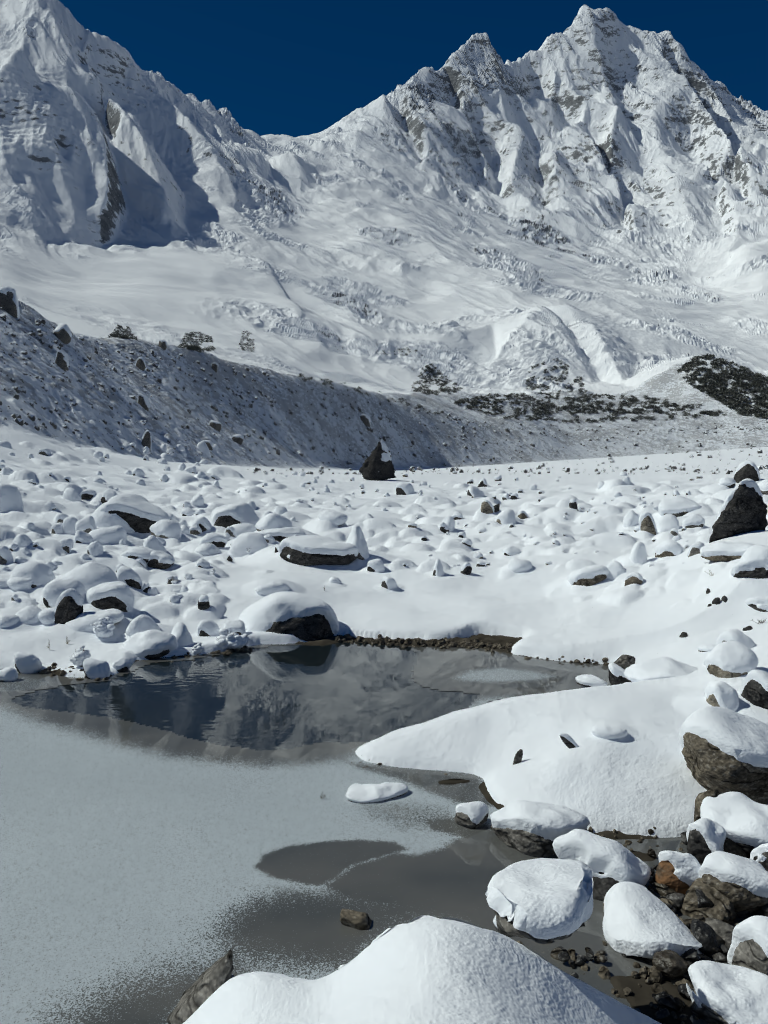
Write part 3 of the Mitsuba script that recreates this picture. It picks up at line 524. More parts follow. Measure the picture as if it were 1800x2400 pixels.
def land(th, r):
    """Height of the snow surface (and of the slopes behind)."""
    x, y = r * np.sin(th), r * np.cos(th)
    z = base_height(th, r)
    lr = np.log(r)
    rug, cliff = look(RUG, th, lr), look(CLIFF, th, lr)
    # --- mountains
    m = r > 560
    if m.any():
        X, Y, R, C = x[m], y[m], rug[m], cliff[m]
        far_w = ss(560, 900, r[m])
        wx, wy = X + 45 * pn(X / 210, Y / 210), Y + 45 * pn(X / 210 + 9, Y / 210 + 4)
        turn = math.radians(40)
        q, t = wx * math.cos(turn) + wy * math.sin(turn), -wx * math.sin(turn) + wy * math.cos(turn)
        big = ridged(q / 230, t / 760, 2)
        flute = ridged(q / 62, t / 210, 3, 0.55)
        fine = ridged(wx / 34, wy / 40, 3, 0.55)
        soft = pfbm(wx / 190, wy / 150, 3, 0.45)
        grit = pfbm(X / 9.5, Y / 9.5, 2, 0.6)
        sc = np.clip(r[m] / 2600, 0.35, 1.3)
        Rg = np.clip((R - 0.22) * 2.4, 0, 1)
        crag = ss(.10, .42, pn(X / 210 + 3, Y / 170) + .35 * pn(X / 70, Y / 60) + .32 * (1 - ss(1150, 1600, r[m])))
        dz = C * R * sc * (34 * (big - .66) + 10 * (flute - .8) + 1.8 * fine + 0.5 * ridged(wx / 15, wy / 15, 2) + 0.25 * grit) + np.clip(1 - 0.7 * C, 0, 1) * sc * (12 * soft + 4 * pfbm(wx / 75, wy / 60, 2) + Rg * (17 * (ridged(q / 170, t / 480, 3, 0.55) - .8) + 5 * ridged(q / 48, t / 130, 2) + 0.9 * fine + .3 * ridged(wx / 15, wy / 15, 2)) + 0.08 * grit + crag * Rg * 1.7 * (11 * (ridged(wx / 52, wy / 44, 3, .55) - .6) + 5 * np.round(1.5 * pn(wx / 60, wy / 36))))
        # thin crag bands: the slope breaks into steps
        st = 26 + 8 * pn(X / 300, Y / 300)
        zz = (z[m] + dz + 14 * pn(X / 120, Y / 120)) / st
        step = (np.floor(zz) + ss(0.25, 0.75, zz - np.floor(zz)) - zz) * st
        dz = dz + step * 0.12 * np.clip(C - 0.45, 0, 1.2) * R
        z[m] += dz * far_w
    # --- moraine
    fr, cr = foot_r(th), crest_r(th)
    k = (r > 0.75 * fr) & (r < cr * 1.7) & (r < 1150)
    if k.any():
        X, Y = x[k], y[k]
        w = ss(0.8, 1.2, r[k] / fr[k]) * (1 - ss(1.25, 1.7, r[k] / cr[k]))
        R_ = r[k]
        f1 = 1 - ss(330, 600, R_)
        wx, wy = X + 2.5 * pn(X / 9, Y / 9), Y + 2.5 * pn(X / 9 + 5, Y / 9)
        rq_, rt_ = wx * 0.66 + wy * 0.75, wx * .75 - wy * .66
        rill = pn(rq_ / 5.5, rt_ / 26) * f1 + 2.0 * pn(rq_ / 13, rt_ / 60) * (1 - 0.5 * f1)
        lump = ridged(wx / 3.1, wy / 3.1, 2, 0.6) * f1 + 1.6 * ridged(wx / 8, wy / 8, 2, .6) * (1 - 0.65 * f1)
        z[k] += w * (0.50 * rill + 0.26 * lump + 1.0 * pn(X / 30, Y / 30) + 0.10 * f1 * pn(X / 1.1, Y / 1.1))
    # --- plain and banks: snow lip at the pond, drifts, swellings
    k = r < 600
    if k.any():
        X, Y, R = x[k], y[k], r[k]
        w = 1 - ss(0.85, 1.15, R / fr[k])
        zz = z[k] + w * (0.10 * np.clip(R / 14, 0.25, 1.5) * pn(X / 2.6, Y / 2.6) * (1 - ss(30, 60, R)) + 0.05 * np.clip(R / 10, 0.3, 1.2) * pn(X / 1.1 + 3, Y / 1.1) * (1 - ss(14, 28, R)) + 0.22 * ss(15, 60, R) * pn(X / 9, Y / 9) * (1 - ss(110, 200, R)))
        zz += w * (0.15 * pn(X / 1.7 + 8, Y / 1.5) + .10 * ridged(X / 3.4, Y / 3.0, 2) - .06) * ss(14, 19, R) * (1 - ss(45, 70, R))
        zz += look(SWELL, th[k], lr[k])
        zz += w * 0.006 * pn(X / .17, Y / .17) * (R < 25)
        n_ = R < 26
        sd = sdp(X[n_], Y[n_])
        edge = SNOW_EDGE(X[n_], Y[n_])
        e = sd - edge
        far_ = ss(9.6, 10.6, Y[n_])
        lip = np.sqrt(np.clip(1 - (1 - np.clip(e / (0.10 + 0.08 * far_), 0, 1)) ** 2, 0, 1))
        full = np.maximum(zz[n_], 0.05 + 0.05 * far_)
        cap = np.minimum(full, 0.05 + 0.06 * far_ + (0.36 + 0.24 * far_) * np.clip(e, 0, None) ** 0.9)
        zl = np.where(e > 0, 0.02 + lip * (cap - 0.02), 0.02 - 1.2 * np.clip(-e, 0, 0.4))
        wp = 1 - ss(18, 26, R[n_])
        zz[n_] = zl * wp + zz[n_] * (1 - wp)
        f_ = R < 5.2
        zz[f_] = np.maximum(zz[f_], map_coordinates(FRONT, [(X[f_] + 3) / 0.04, (Y[f_] - 0.8) / 0.04], order=1, mode='nearest') + 0.008 * pn(X[f_] / .2, Y[f_] / .2) + 0.02 * pn(X[f_] / .5, Y[f_] / .5))
        z[k] = zz
    return z


def SNOW_EDGE(x, y):
    """How far back from the water's edge the snow ends (metres)."""
    far_bank = ss(10.3, 11.2, y) * ss(-1.6, -0.9, x) * (1 - ss(3.4, 4.0, x))
    return 0.03 + 0.06 * pn(x / 0.6, y / 0.6) + 0.02 * pn(x / 0.25, y / 0.25) + far_bank * (0.26 + 0.5 * ss(0.6, 1.6, x))


# ------------------------------------------------------------------ ground mesh: one grid of angle and distance, denser where more is seen
tn = np.tan(np.radians(29.0))
TH = np.concatenate([np.linspace(math.radians(-52), math.radians(-29), 56)[:-1], np.arctan(np.linspace(-tn, tn, 880)), np.linspace(math.radians(29), math.radians(43), 34)[1:]])
ROWS = 1180
run = np.maximum.accumulate(S0, axis=1)
ds = np.gradient(S0, axis=1)
dens = np.where(S0 >= run - 0.004, np.clip(ds, 0, None), 0) * 1.0 + 0.00010 + 0.00012 * (rr > 700) + 0.00012 * ((rr > 60) & (rr < 700))
dens += 0.0009 * ((rr > 14) & (rr < 60)) + 0.00022 * ((rr >= 60) & (rr < 170))
dens *= np.interp(_lr, np.log([1, 3.0, 3.4, 4.8, 5, 8, 8.5, 9.8, 10.2, 12.8, 14, 40, 70, 100, 700, 900, 6000]), [.08, .08, .3, .3, .5, .5, .3, .3, 1.3, 1.3, .8, .9, 1.6, 2.4, 2.4, 1.9, 1.9])[None]
dens = gaussian_filter(dens, [22, 6], mode='nearest')
cum = np.concatenate([np.zeros((NT, 1)), np.cumsum(dens, axis=1)], axis=1)[:, :-1]
cum /= cum[:, -1:]
tt = np.linspace(0, 1, ROWS)
rows = np.stack([np.interp(tt, c, _lr) for c in cum])              # NT x ROWS
rows = gaussian_filter1d(rows, 6, axis=0, mode='nearest')
LR = np.stack([np.interp(TH, _th, rows[:, j]) for j in range(ROWS)], 1)   # columns x ROWS
THG = np.repeat(TH[:, None], ROWS, 1)
RG = np.exp(LR)
Z = land(THG.ravel(), RG.ravel()).reshape(RG.shape)
XG, YG = RG * np.sin(THG), RG * np.cos(THG)
VERT = np.stack([XG, YG, Z], -1).reshape(-1, 3)
i, j = np.meshgrid(np.arange(len(TH) - 1), np.arange(ROWS - 1), indexing='ij')
q = np.stack([i * ROWS + j, (i + 1) * ROWS + j, (i + 1) * ROWS + j + 1, i * ROWS + j + 1], -1).reshape(-1, 4)
rq, tq = RG.reshape(-1)[q].mean(1), THG.reshape(-1)[q].mean(1)
uq = u_of(tq)
kind = np.where(rq < foot_r(tq), 0, np.where(rq < crest_r(tq) * 1.22, 1, 2))
left_edge = np.interp(rq, [700, 980, 1250, 1800, 2000, 3200], [810, 785, 690, 545, 560, 640])
base_r = np.interp(uq, [760, 812, 985, 1180, 1420, 1650, 1700, 1732, 1800], [3300, 2760, 2840, 2680, 2520, 2420, 2500, 2860, 2850])
kind = np.where(kind == 2, np.where((uq < left_edge), 2, np.where((uq > 765) & (rq > base_r), 3, 4)), kind)


def ground_part(name, sel, bsdf, smooth):
    f = q[sel]
    use, inv = np.unique(f, return_inverse=True)
    scene[name] = mikit.ply((VERT[use], inv.reshape(-1, 4)), bsdf, smooth=smooth)
    labels[name] = {'kind': 'structure'}


# --- materials of the land
def snow_bump(p, n, uv):
    return (F3(p.x * 22, p.y * 22, p.z * 22, 3) * 0.009 + N3(p.x * 95, p.y * 95, p.z * 95) * 0.0032 + N3(p.x * 5, p.y * 5, p.z * 5) * 0.012)


def snow_col(p, n, uv):
    t = F3(p.x * 3, p.y * 3, p.z * 3, 3)
    return MIX((0.82, 0.85, 0.89), (0.87, 0.89, 0.92), t)


tri_bsdf('snow_matter', {'type': 'bumpmap', 'arbitrary': mikit.proc(snow_bump, 2e-3), 'scale': 1.0, 'bsdf': {'type': 'diffuse', 'reflectance': mikit.proc(snow_col)}})


def mountain_col(p, n, uv):
    w = F3(p.x / 40, p.y / 40, p.z / 26, 4)
    w2 = N3(p.x / 7, p.y / 7, p.z / 4)
    w3 = F3(p.x / 220, p.y / 220, p.z / 220, 2)
    steep = 1 - n.z
    w4 = F3(p.x / 13 + 4, p.y / 13, p.z / 8, 3)
    rock = SST(0.655, 0.785, steep + (w - .5) * 0.55 + (w4 - .5) * 0.45 + (w3 - .5) * 0.45) * 0.9
    snow = MIX((0.84, 0.86, 0.885), (0.90, 0.91, 0.925), w)
    stone = MIX((0.03, 0.035, 0.042), (0.15, 0.155, 0.16), SST(.3, .7, w4))
    return MIX(snow, stone, rock)


tri_bsdf('mountain_matter', {'type': 'diffuse', 'reflectance': mikit.proc(mountain_col)})


def moraine_col(p, n, uv):
    w = F3(p.x / 1.6, p.y / 1.6, p.z / 1.2, 4)
    w2 = F3(p.x / 16, p.y / 16, p.z / 20, 3)
    streak = N3((p.x * .66 + p.y * .75) / 2.4, (p.x * .75 - p.y * .66) / 12, p.z / 9)
    bare = SST(0.50, 0.66, w + (w2 - .5) * 0.7 + (streak - .5) * 0.28 + (0.80 - n.z) * 0.22 + SST(200.0, 420.0, p.y) * .03 - 0.035 + SST(6.0, 40.0, p.z) * 0.05 + SST(260.0, 520.0, p.y) * 0.06)
    return MIX(MIX((0.70, 0.73, 0.77), (0.82, 0.84, 0.87), w2), MIX((0.09, 0.09, 0.09), (0.24, 0.23, 0.22), w2), bare * 0.55)


tri_bsdf('moraine_matter', {'type': 'diffuse', 'reflectance': mikit.proc(moraine_col)})

ground_part('snow', kind == 0, 'snow_matter', True)
ground_part('moraine', kind == 1, 'moraine_matter', False)
ground_part('mountain', kind == 2, 'mountain_matter', False)
ground_part('mountain_001', kind == 3, 'mountain_matter', False)
ground_part('hill', kind == 4, 'mountain_matter', False)

# ------------------------------------------------------------------ earth bed under snow and water
gx, gy = np.arange(-9, 7.01, 0.035), np.arange(1.8, 13.2, 0.035)
EX, EY = np.meshgrid(gx, gy, indexing='ij')
esd = sdp(EX, EY)
eth, er = np.arctan2(EX, EY), np.hypot(EX, EY)


# mud flats that just break the surface: centre, half lengths, rise
MUD = [(*lvl([(1370, 1850)])[0], .55, .22, .22), (*lvl([(1330, 2120)])[0], .42, .22, .30), (*lvl([(1560, 1990)])[0], .6, .35, .30), (*lvl([(1470, 2190)])[0], .30, .2, .26), (*lvl([(985, 1690)])[0], .35, .12, .20)]


def earth_height(x, y):
    sd = sdp(x, y)
    up = np.clip(base_height(np.arctan2(x, y), np.hypot(x, y)) - 0.13, 0.03, None)
    rough = 0.022 * pfbm(x / 0.16, y / 0.16, 3) + 0.02 * pn(x / .6, y / .6)
    bars = sum(ss(-.10, .14, 0.16 - np.hypot((x - c[0]) / c[2], (y - c[1]) / c[3]) * .16 + .07 * pn(x / .3, y / .3)) for c in MUD)
    return np.maximum(-.35 + np.clip(bars, 0, 1) * (.365 + .5 * rough), np.where(sd > 0, np.minimum(up, 0.26 * sd) + rough * np.clip(sd / 0.1, 0.15, 1), np.maximum(0.6 * sd, -0.35) + rough * 0.3))


EZ = earth_height(EX, EY)
i, j = np.meshgrid(np.arange(len(gx) - 1), np.arange(len(gy) - 1), indexing='ij')
ny = len(gy)
eq = np.stack([i * ny + j, (i + 1) * ny + j, (i + 1) * ny + j + 1, i * ny + j + 1], -1).reshape(-1, 4)
esel = (np.abs(esd.reshape(-1)[eq]).mean(1) < 0.8) & (EZ.reshape(-1)[eq].max(1) > -.06)
EV = np.stack([EX, EY, EZ], -1).reshape(-1, 3)
use, inv = np.unique(eq[esel], return_inverse=True)


def earth_col(p, n, uv):
    w = F3(p.x * 14, p.y * 14, p.z * 14, 3)
    w2 = F3(p.x * 2.2, p.y * 2.2, p.z * 2.2, 2)
    wet = 1 - 0.6 * (1 - SST(0.0, 0.10, p.z))
    return MIX((0.055, 0.046, 0.036), (0.19, 0.165, 0.13), w * .6 + w2 * .4) * wet


tri_bsdf('earth_matter', {'type': 'diffuse', 'reflectance': mikit.proc(earth_col)})
scene['ground'] = mikit.ply((EV[use], inv.reshape(-1, 4)), 'earth_matter', smooth=True)
labels['ground'] = {'kind': 'structure'}

# ------------------------------------------------------------------ water and ice


def water_ripple(p, n, uv):
    w = SST(0.35, 0.62, F3(p.x * 0.35 + 3, p.y * 0.35, 0, 2))
    return (N3(p.x * 7 + N3(p.x * 2, p.y * 2) * 2, p.y * 17, 0) * 0.6 + N3(p.x * 15, p.y * 33, 4) * 0.25) * 0.0007 * (0.15 + w)


def water_col(p, n, uv):
    return MIX((0.006, 0.012, 0.016), (0.018, 0.024, 0.026), F3(p.x, p.y, 0, 2))


tri_bsdf('water_matter', {'type': 'bumpmap', 'arbitrary': mikit.proc(water_ripple, 4e-3), 'scale': 1.0,
                          'bsdf': {'type': 'plastic', 'int_ior': 2.0, 'diffuse_reflectance': mikit.proc(water_col)}})
wv = np.array([[-16, 1.5, 0], [14, 1.5, 0], [14, 15, 0], [-16, 15, 0]], float)
scene['water'] = mikit.ply((wv, [[0, 1, 2, 3]]), 'water_matter')
labels['water'] = {'kind': 'structure'}


# ice: a thin sheet over the pond, frosted where snow grains lie on it, clear and dark elsewhere
def field_of(poly_d, soft, level, k=1.085):
    return Polygon(lvl(poly_d, k)), soft, level


OPEN = Polygon(lvl([(15, 1514), (60, 1497), (150, 1480), (240, 1470), (330, 1432), (420, 1424), (540, 1400), (700, 1390), (740, 1380), (880, 1395), (905, 1415), (893, 1440), (890, 1465), (905, 1482), (960, 1494), (1040, 1499), (1010, 1530), (960, 1570), (860, 1590), (800, 1602),
                    (740, 1606), (690, 1606), (620, 1620), (560, 1622), (480, 1611), (400, 1592), (340, 1574), (230, 1549), (150, 1540), (60, 1529)])).buffer(.05).buffer(-.05)
FROST = [field_of(*a) for a in [
    ([(-300, 1500), (-50, 1512), (0, 1525), (80, 1556), (160, 1578), (250, 1604), (320, 1621), (420, 1640), (560, 1652), (680, 1648), (740, 1640), (780, 1620), (1040, 1510), (1400, 1490), (1400, 1380), (700, 1360), (0, 1400), (-300, 1400)], .24, 0.06),
    ([(552, 1875), (570, 1850), (620, 1831), (700, 1819), (780, 1815), (850, 1820), (880, 1836), (830, 1850), (760, 1872), (720, 1902), (690, 1916), (640, 1908), (580, 1895)], .035, 0.08),
    ([(700, 1915), (760, 1870), (850, 1845), (900, 1850), (960, 1835), (1010, 1800), (1060, 1790), (1250, 1815), (1500, 1800), (1800, 1790), (1800, 2300), (1400, 2250), (1100, 2100), (1000, 1990), (850, 1960), (760, 1950)], .06, 0.05),
    ([(470, 2025), (500, 1982), (560, 1945), (650, 1928), (760, 1935), (900, 1930), (1040, 1930), (1040, 2000), (860, 2010), (790, 2062), (740, 2090), (640, 2088), (560, 2078), (490, 2062)], .26, 0.04),
    ([(60, 2330), (150, 2195), (280, 2132), (400, 2097), (520, 2070), (520, 2110), (400, 2212), (380, 2330)], .34, 0.05),
    ([(720, 1640), (760, 1650), (900, 1658), (1040, 1670), (1045, 1700), (1075, 1745), (990, 1738), (930, 1715), (880, 1690), (800, 1668)], .07, 0.30),
    ([(770, 1735), (880, 1732), (960, 1745), (1000, 1775), (960, 1800), (880, 1795), (810, 1770)], .12, 0.62),
    ([(905, 1770), (960, 1768), (1070, 1785), (1090, 1815), (1000, 1812), (930, 1795)], .05, 0.25)]]
BRIGHT = [field_of(*a) for a in [([(960, 1465), (1000, 1445), (1080, 1438), (1170, 1448), (1230, 1465), (1160, 1476), (1060, 1480), (990, 1476)], .16, 0.75), ([(-100, 1470), (40, 1455), (120, 1470), (110, 1488), (20, 1500), (-100, 1505)], .10, 0.45)]]
ith, irr = np.linspace(math.radians(-38), math.radians(32), 340), 1 / np.linspace(1 / 2.9, 1 / 12.8, 300)
IT, IR = np.meshgrid(ith, irr, indexing='ij')
IX, IY = IR * np.sin(IT), IR * np.cos(IT)
ipts = shapely.points(IX.ravel(), IY.ravel())


def signed(poly):
    d = shapely.distance(poly.boundary, ipts)
    return np.where(shapely.contains(poly, ipts), -d, d).reshape(IX.shape)


frost = np.ones_like(IX)
wob = 0.035 * pn(IX / .35, IY / .35) + .02 * pn(IX / .12, IY / .12)
for poly, soft, level in FROST:
    frost = np.minimum(frost, level + (1 - level) * ss(-soft * 1.1, soft * 1.0, signed(poly) + wob * min(1, soft * 8)))
for poly, soft, level in BRIGHT:
    frost = np.maximum(frost, level * (1 - ss(-soft * 1.3, soft * .4, signed(poly))))
open_d = signed(OPEN) + 0.02 * pn(IX / .4, IY / .4)
i, j = np.meshgrid(np.arange(len(ith) - 1), np.arange(len(irr) - 1), indexing='ij')
n_ = len(irr)
iq = np.stack([i * n_ + j, (i + 1) * n_ + j, (i + 1) * n_ + j + 1, i * n_ + j + 1], -1).reshape(-1, 4)
isel = (open_d.reshape(-1)[iq].mean(1) > 0) & (sdp(IX, IY).reshape(-1)[iq].min(1) < 0.2)
use, inv = np.unique(iq[isel], return_inverse=True)
IV = np.stack([IX, IY, np.full_like(IX, 0.005)], -1).reshape(-1, 3)


def frost_w(p, n, uv):
    g = N3(p.x * 230, p.y * 230) * .6 + N3(p.x * 110, p.y * 110, 2) * .4
    return SST(-0.42, 0.42, uv.x * 1.5 - 0.98 + (0.5 - g) * 1.7)


def frost_col(p, n, uv):
    g = N3(p.x * 170, p.y * 170, 7) * .6 + N3(p.x * 70, p.y * 70, 2) * .4
    c = F3(p.x * 0.8, p.y * 0.8, 0, 3)
    return MIX((0.375, 0.415, 0.445), (0.475, 0.52, 0.55), SST(.1, .9, g * .6 + c * .4))


def clear_ice_col(p, n, uv):
    c = F3(p.x * 2, p.y * 3, 0, 3)
    return MIX((0.075, 0.080, 0.080), (0.14, 0.135, 0.125), c)


scene['clear_ice'] = {'type': 'plastic', 'int_ior': 1.5, 'diffuse_reflectance': mikit.proc(clear_ice_col)}
scene['frosted_ice'] = {'type': 'diffuse', 'reflectance': mikit.proc(frost_col)}
scene['ice_matter'] = {'type': 'twosided', 'bsdf': {'type': 'blendbsdf', 'weight': mikit.proc(frost_w), 'a': {'type': 'ref', 'id': 'clear_ice'}, 'b': {'type': 'ref', 'id': 'frosted_ice'}}}
scene['ice'] = mikit.ply((IV[use], inv.reshape(-1, 4)), 'ice_matter', uv=np.c_[frost.ravel()[use], 0 * frost.ravel()[use]])
labels['ice'] = {'kind': 'structure'}

# ------------------------------------------------------------------ things: stones with their snow
import meshkit


def rock_col(dark, light, rust=0.0):
    def f(p, n, uv):
        w = F3(p.x * 10, p.y * 10, p.z * 13, 4)
        v = F3(p.x * 42 + 5, p.y * 42, p.z * 42, 3)
        s = N3(p.x * 2.1 + w, p.y * 2.1, p.z * 5.5)
        c = MIX(dark, light, SST(0.25, 0.8, w * .55 + v * .3 + s * .25))
        c = MIX(c, (0.34, 0.32, 0.29), SST(0.58, 0.72, v) * 0.45 * light[0] * 4)
        crack = 1 - SST(0.0, 0.045, dr.abs(F3(p.x * 5 + 3, p.y * 5, p.z * 7, 3) - .5))
        c = c * (1 - 0.6 * crack) * (0.55 + 0.9 * N3(p.x * 70, p.y * 70, p.z * 70))
        return MIX(c, (0.21, 0.115, 0.06), rust * SST(0.35, 0.6, w))
    return f


def rock_bump(p, n, uv):
    return F3(p.x * 24, p.y * 24, p.z * 24, 4) * 0.030 - (1 - SST(0.0, 0.05, dr.abs(F3(p.x * 5 + 3, p.y * 5, p.z * 7, 3) - .5))) * .012 + F3(p.x * 7, p.y * 7, p.z * 10, 2) * 0.02


STONES = {'dark': ((0.020, 0.020, 0.021), (0.085, 0.080, 0.076), 0), 'grey': ((0.05, 0.048, 0.045), (0.22, 0.205, 0.185), 0), 'brown': ((0.05, 0.042, 0.033), (0.20, 0.17, 0.13), 0),
          'tan': ((0.11, 0.095, 0.075), (0.34, 0.30, 0.24), 0), 'rust': ((0.06, 0.045, 0.035), (0.22, 0.17, 0.12), 1.0)}
for k_, (a_, b_, c_) in STONES.items():
    tri_bsdf(k_ + '_stone', {'type': 'bumpmap', 'arbitrary': mikit.proc(rock_bump, 2e-3), 'scale': 1.0, 'bsdf': {'type': 'diffuse', 'reflectance': mikit.proc(rock_col(a_, b_, c_))}})

for k_, (a_, b_) in {'wet_grey': ((.020, .020, .020), (.095, .09, .085)), 'wet_brown': ((.024, .020, .016), (.105, .088, .066)), 'wet_dark': ((.010, .010, .011), (.045, .043, .041))}.items():
    tri_bsdf(k_ + '_stone', {'type': 'bumpmap', 'arbitrary': mikit.proc(rock_bump, 2e-3), 'scale': 1.0, 'bsdf': {'type': 'roughplastic', 'alpha': 0.22, 'int_ior': 1.36, 'diffuse_reflectance': mikit.proc(rock_col(a_, b_, 0))}})

_ico = {k: trimesh.creation.icosphere(subdivisions=k) for k in (0, 1, 2, 3, 4, 5)}


def unit_stone(seed, sub, cuts=13, soft=11, wedge=None):
    """A stone with blunt cleavage faces, fitted to the box from -1 to 1."""
    g = np.random.default_rng(seed)
    d = np.array(_ico[sub].vertices)
    n = g.normal(size=(cuts, 3)); n /= np.linalg.norm(n, axis=1, keepdims=True)
    h = g.uniform(0.62, 1.0, cuts)
    if wedge is not None:
        n = np.vstack([n, wedge[0]]); n /= np.linalg.norm(n, axis=1, keepdims=True)
        h = np.concatenate([h, wedge[1]])
    r = (np.sum((np.clip(d @ n.T, 0, None) / h) ** soft, axis=1) + (1 / 1.15) ** soft) ** (-1 / soft)
    r *= 1 + 0.16 * (meshkit.fbm(d * 1.7 + seed % 97, 3, seed) - .5) + (0.10 * (meshkit.fbm(d * 5 + seed % 89, 3, seed + 1) - .5) if sub > 2 else 0) + (0.06 * (np.abs(meshkit.fbm(d * 8 + seed % 83, 3, seed + 2) - .5) * 2 - .3) if sub > 3 else 0)
    v = d * r[:, None]
    lo, hi = v.min(0), v.max(0)
    return (v - (lo + hi) / 2) / ((hi - lo) / 2)


def smooth_verts(v, f, n):
    m = trimesh.Trimesh(v, f, process=False)
    trimesh.smoothing.filter_laplacian(m, iterations=n)
    return np.array(m.vertices)


def normals_of(v, f):
    n = np.zeros_like(v)
    c = np.cross(v[f[:, 1]] - v[f[:, 0]], v[f[:, 2]] - v[f[:, 0]])
    for k in range(3):
        np.add.at(n, f[:, k], c)
    return n / np.maximum(np.linalg.norm(n, axis=1, keepdims=True), 1e-12)



def hull_mesh(pts, edge, seed, rough=1.0):
    """A stone given by its corners: their hull, cut fine and roughened."""
    import manifold3d
    m = manifold3d.Manifold.hull_points(np.asarray(pts, float)).refine_to_length(edge).to_mesh()
    v, f = np.array(m.vert_properties[:, :3], float), np.array(m.tri_verts)
    v = smooth_verts(v, f, 3)
    n = normals_of(smooth_verts(v, f, 6), f)
    size = np.ptp(v, axis=0).mean() / 2
    q_ = v / size
    v = v + n * (size * rough * (0.16 * (meshkit.fbm(q_ * 1.8 + seed, 3, seed) - .5) + 0.13 * (np.abs(meshkit.fbm(q_ * 4 + seed, 3, seed + 1) - .5) * 2 - .3) + .05 * (meshkit.fbm(q_ * 11, 2, seed + 2) - .5)))[:, None]
    return v, f


def smooth_many(v, f, n):
    for _ in range(1):
        v = smooth_verts(v, f, n)
    return v


BARE = {'n': None, 'l': (-1, -.25, .1), 'f': (0, -1, 0), 'fl': (-.75, -.65, 0), 'r': (1, -.2, 0), 'fr': (.7, -.7, 0)}
_used = {}


def key_for(name):
    _used[name] = _used.get(name, 0) + 1
    k = _used[name] - 1
    return name if k == 0 else f'{name}_{k:03d}'


def stone_with_snow(key, centre, half, seed, sub, tone, cover, bare, thick, yaw=0.0, tilt=0.0, wedge=None, cuts=13, soft=11, mesh=None):
    if mesh is not None:
        v, f = mesh
        centre = v.mean(0); v = v - centre; half = np.ptp(v, axis=0) / 2
        if cover > .5:
            v = v - normals_of(smooth_verts(v, f, 10), f) * thick * .45
        return finish_stone(key, v, f, centre, half, seed, 5, tone, cover, bare, thick)
    v, f = unit_stone(seed, sub, cuts, soft, wedge) * half, np.array(_ico[sub].faces)
    c, s_ = math.cos(tilt), math.sin(tilt)
    v = np.c_[v[:, 0] * c + v[:, 2] * s_, v[:, 1], v[:, 2] * c - v[:, 0] * s_]
    c, s_ = math.cos(yaw), math.sin(yaw)
    v = np.c_[v[:, 0] * c - v[:, 1] * s_, v[:, 0] * s_ + v[:, 1] * c, v[:, 2]]
    finish_stone(key, v, f, centre, half, seed, sub, tone, cover, bare, thick)


def finish_stone(key, v, f, centre, half, seed, sub, tone, cover, bare, thick):
    w = v + centre
    size = float(np.mean(half))
    if cover < 1.5:
        scene[key + '__rock'] = mikit.ply((w, f), tone + '_stone', smooth=40 if sub > 2 else 30)
    if cover <= 0:
        return
    vs = smooth_verts(v, f, {5: 10, 4: 5, 3: 2, 2: 1, 1: 1}[sub])
    ns = normals_of(vs, f)
    lo = 0.36 - 1.05 * min(cover, 1.4)
    t = ns[:, 2] + 0.30 * (meshkit.fbm(v / size * 1.5 + seed, 3, seed) - .5) + 0.42 * (meshkit.fbm(v / size * 4.5, 3, seed + 3) - .5) + (0.26 * (meshkit.fbm(v / size * 9, 2, seed + 4) - .5) if sub > 3 else 0)
    if BARE[bare] is not None:
        b = np.array(BARE[bare]) / np.linalg.norm(BARE[bare])
        t = t - 1.1 * np.clip(ns @ b - 0.12, 0, None)
    for _ in range(3 if sub > 3 else 1):
        acc, cnt = np.zeros(len(v)), np.zeros(len(v))
        for e0, e1 in ((0, 1), (1, 2), (2, 0), (1, 0), (2, 1), (0, 2)):
            np.add.at(acc, f[:, e0], t[f[:, e1]]); np.add.at(cnt, f[:, e0], 1)
        t = .4 * t + .6 * acc / np.maximum(cnt, 1)
    m = ss(lo, lo + 0.34, t)
    g = np.sqrt(m)
    drift = 0.75 + 0.5 * (meshkit.fbm(v / size * 1.1 + 7 + seed, 2, seed) - .5) * 2
    off = (thick * drift * g)[:, None] * (np.array([0, 0, 0.62]) + 0.42 * ns)
    k = np.clip(m * 1.2, 0, 1)[:, None]
    cap = w * (1 - k) + (vs + centre + 0.015 * size * ns) * k + off - ns * (0.05 * size * (1 - g))[:, None]
    ridge = 0.03 * thick * (meshkit.fbm(v / thick * 0.9, 2, 5) - .5)
    cap += ns * (ridge * g)[:, None]
    fs = f[(m[f] > 0.015).any(1)]
    if len(fs) < 6:
        return
    use, inv = np.unique(fs, return_inverse=True)
    scene[key + '__snow_cap'] = mikit.ply((cap[use], inv.reshape(-1, 3)), 'snow_matter', smooth=True)


def label(key, text, cat, group=None):
    if len(text.split()) > 16:
        print('LONG', key, len(text.split()), text)
    labels[key] = {'label': text, 'category': cat}
    if group:
        labels[key]['group'] = group


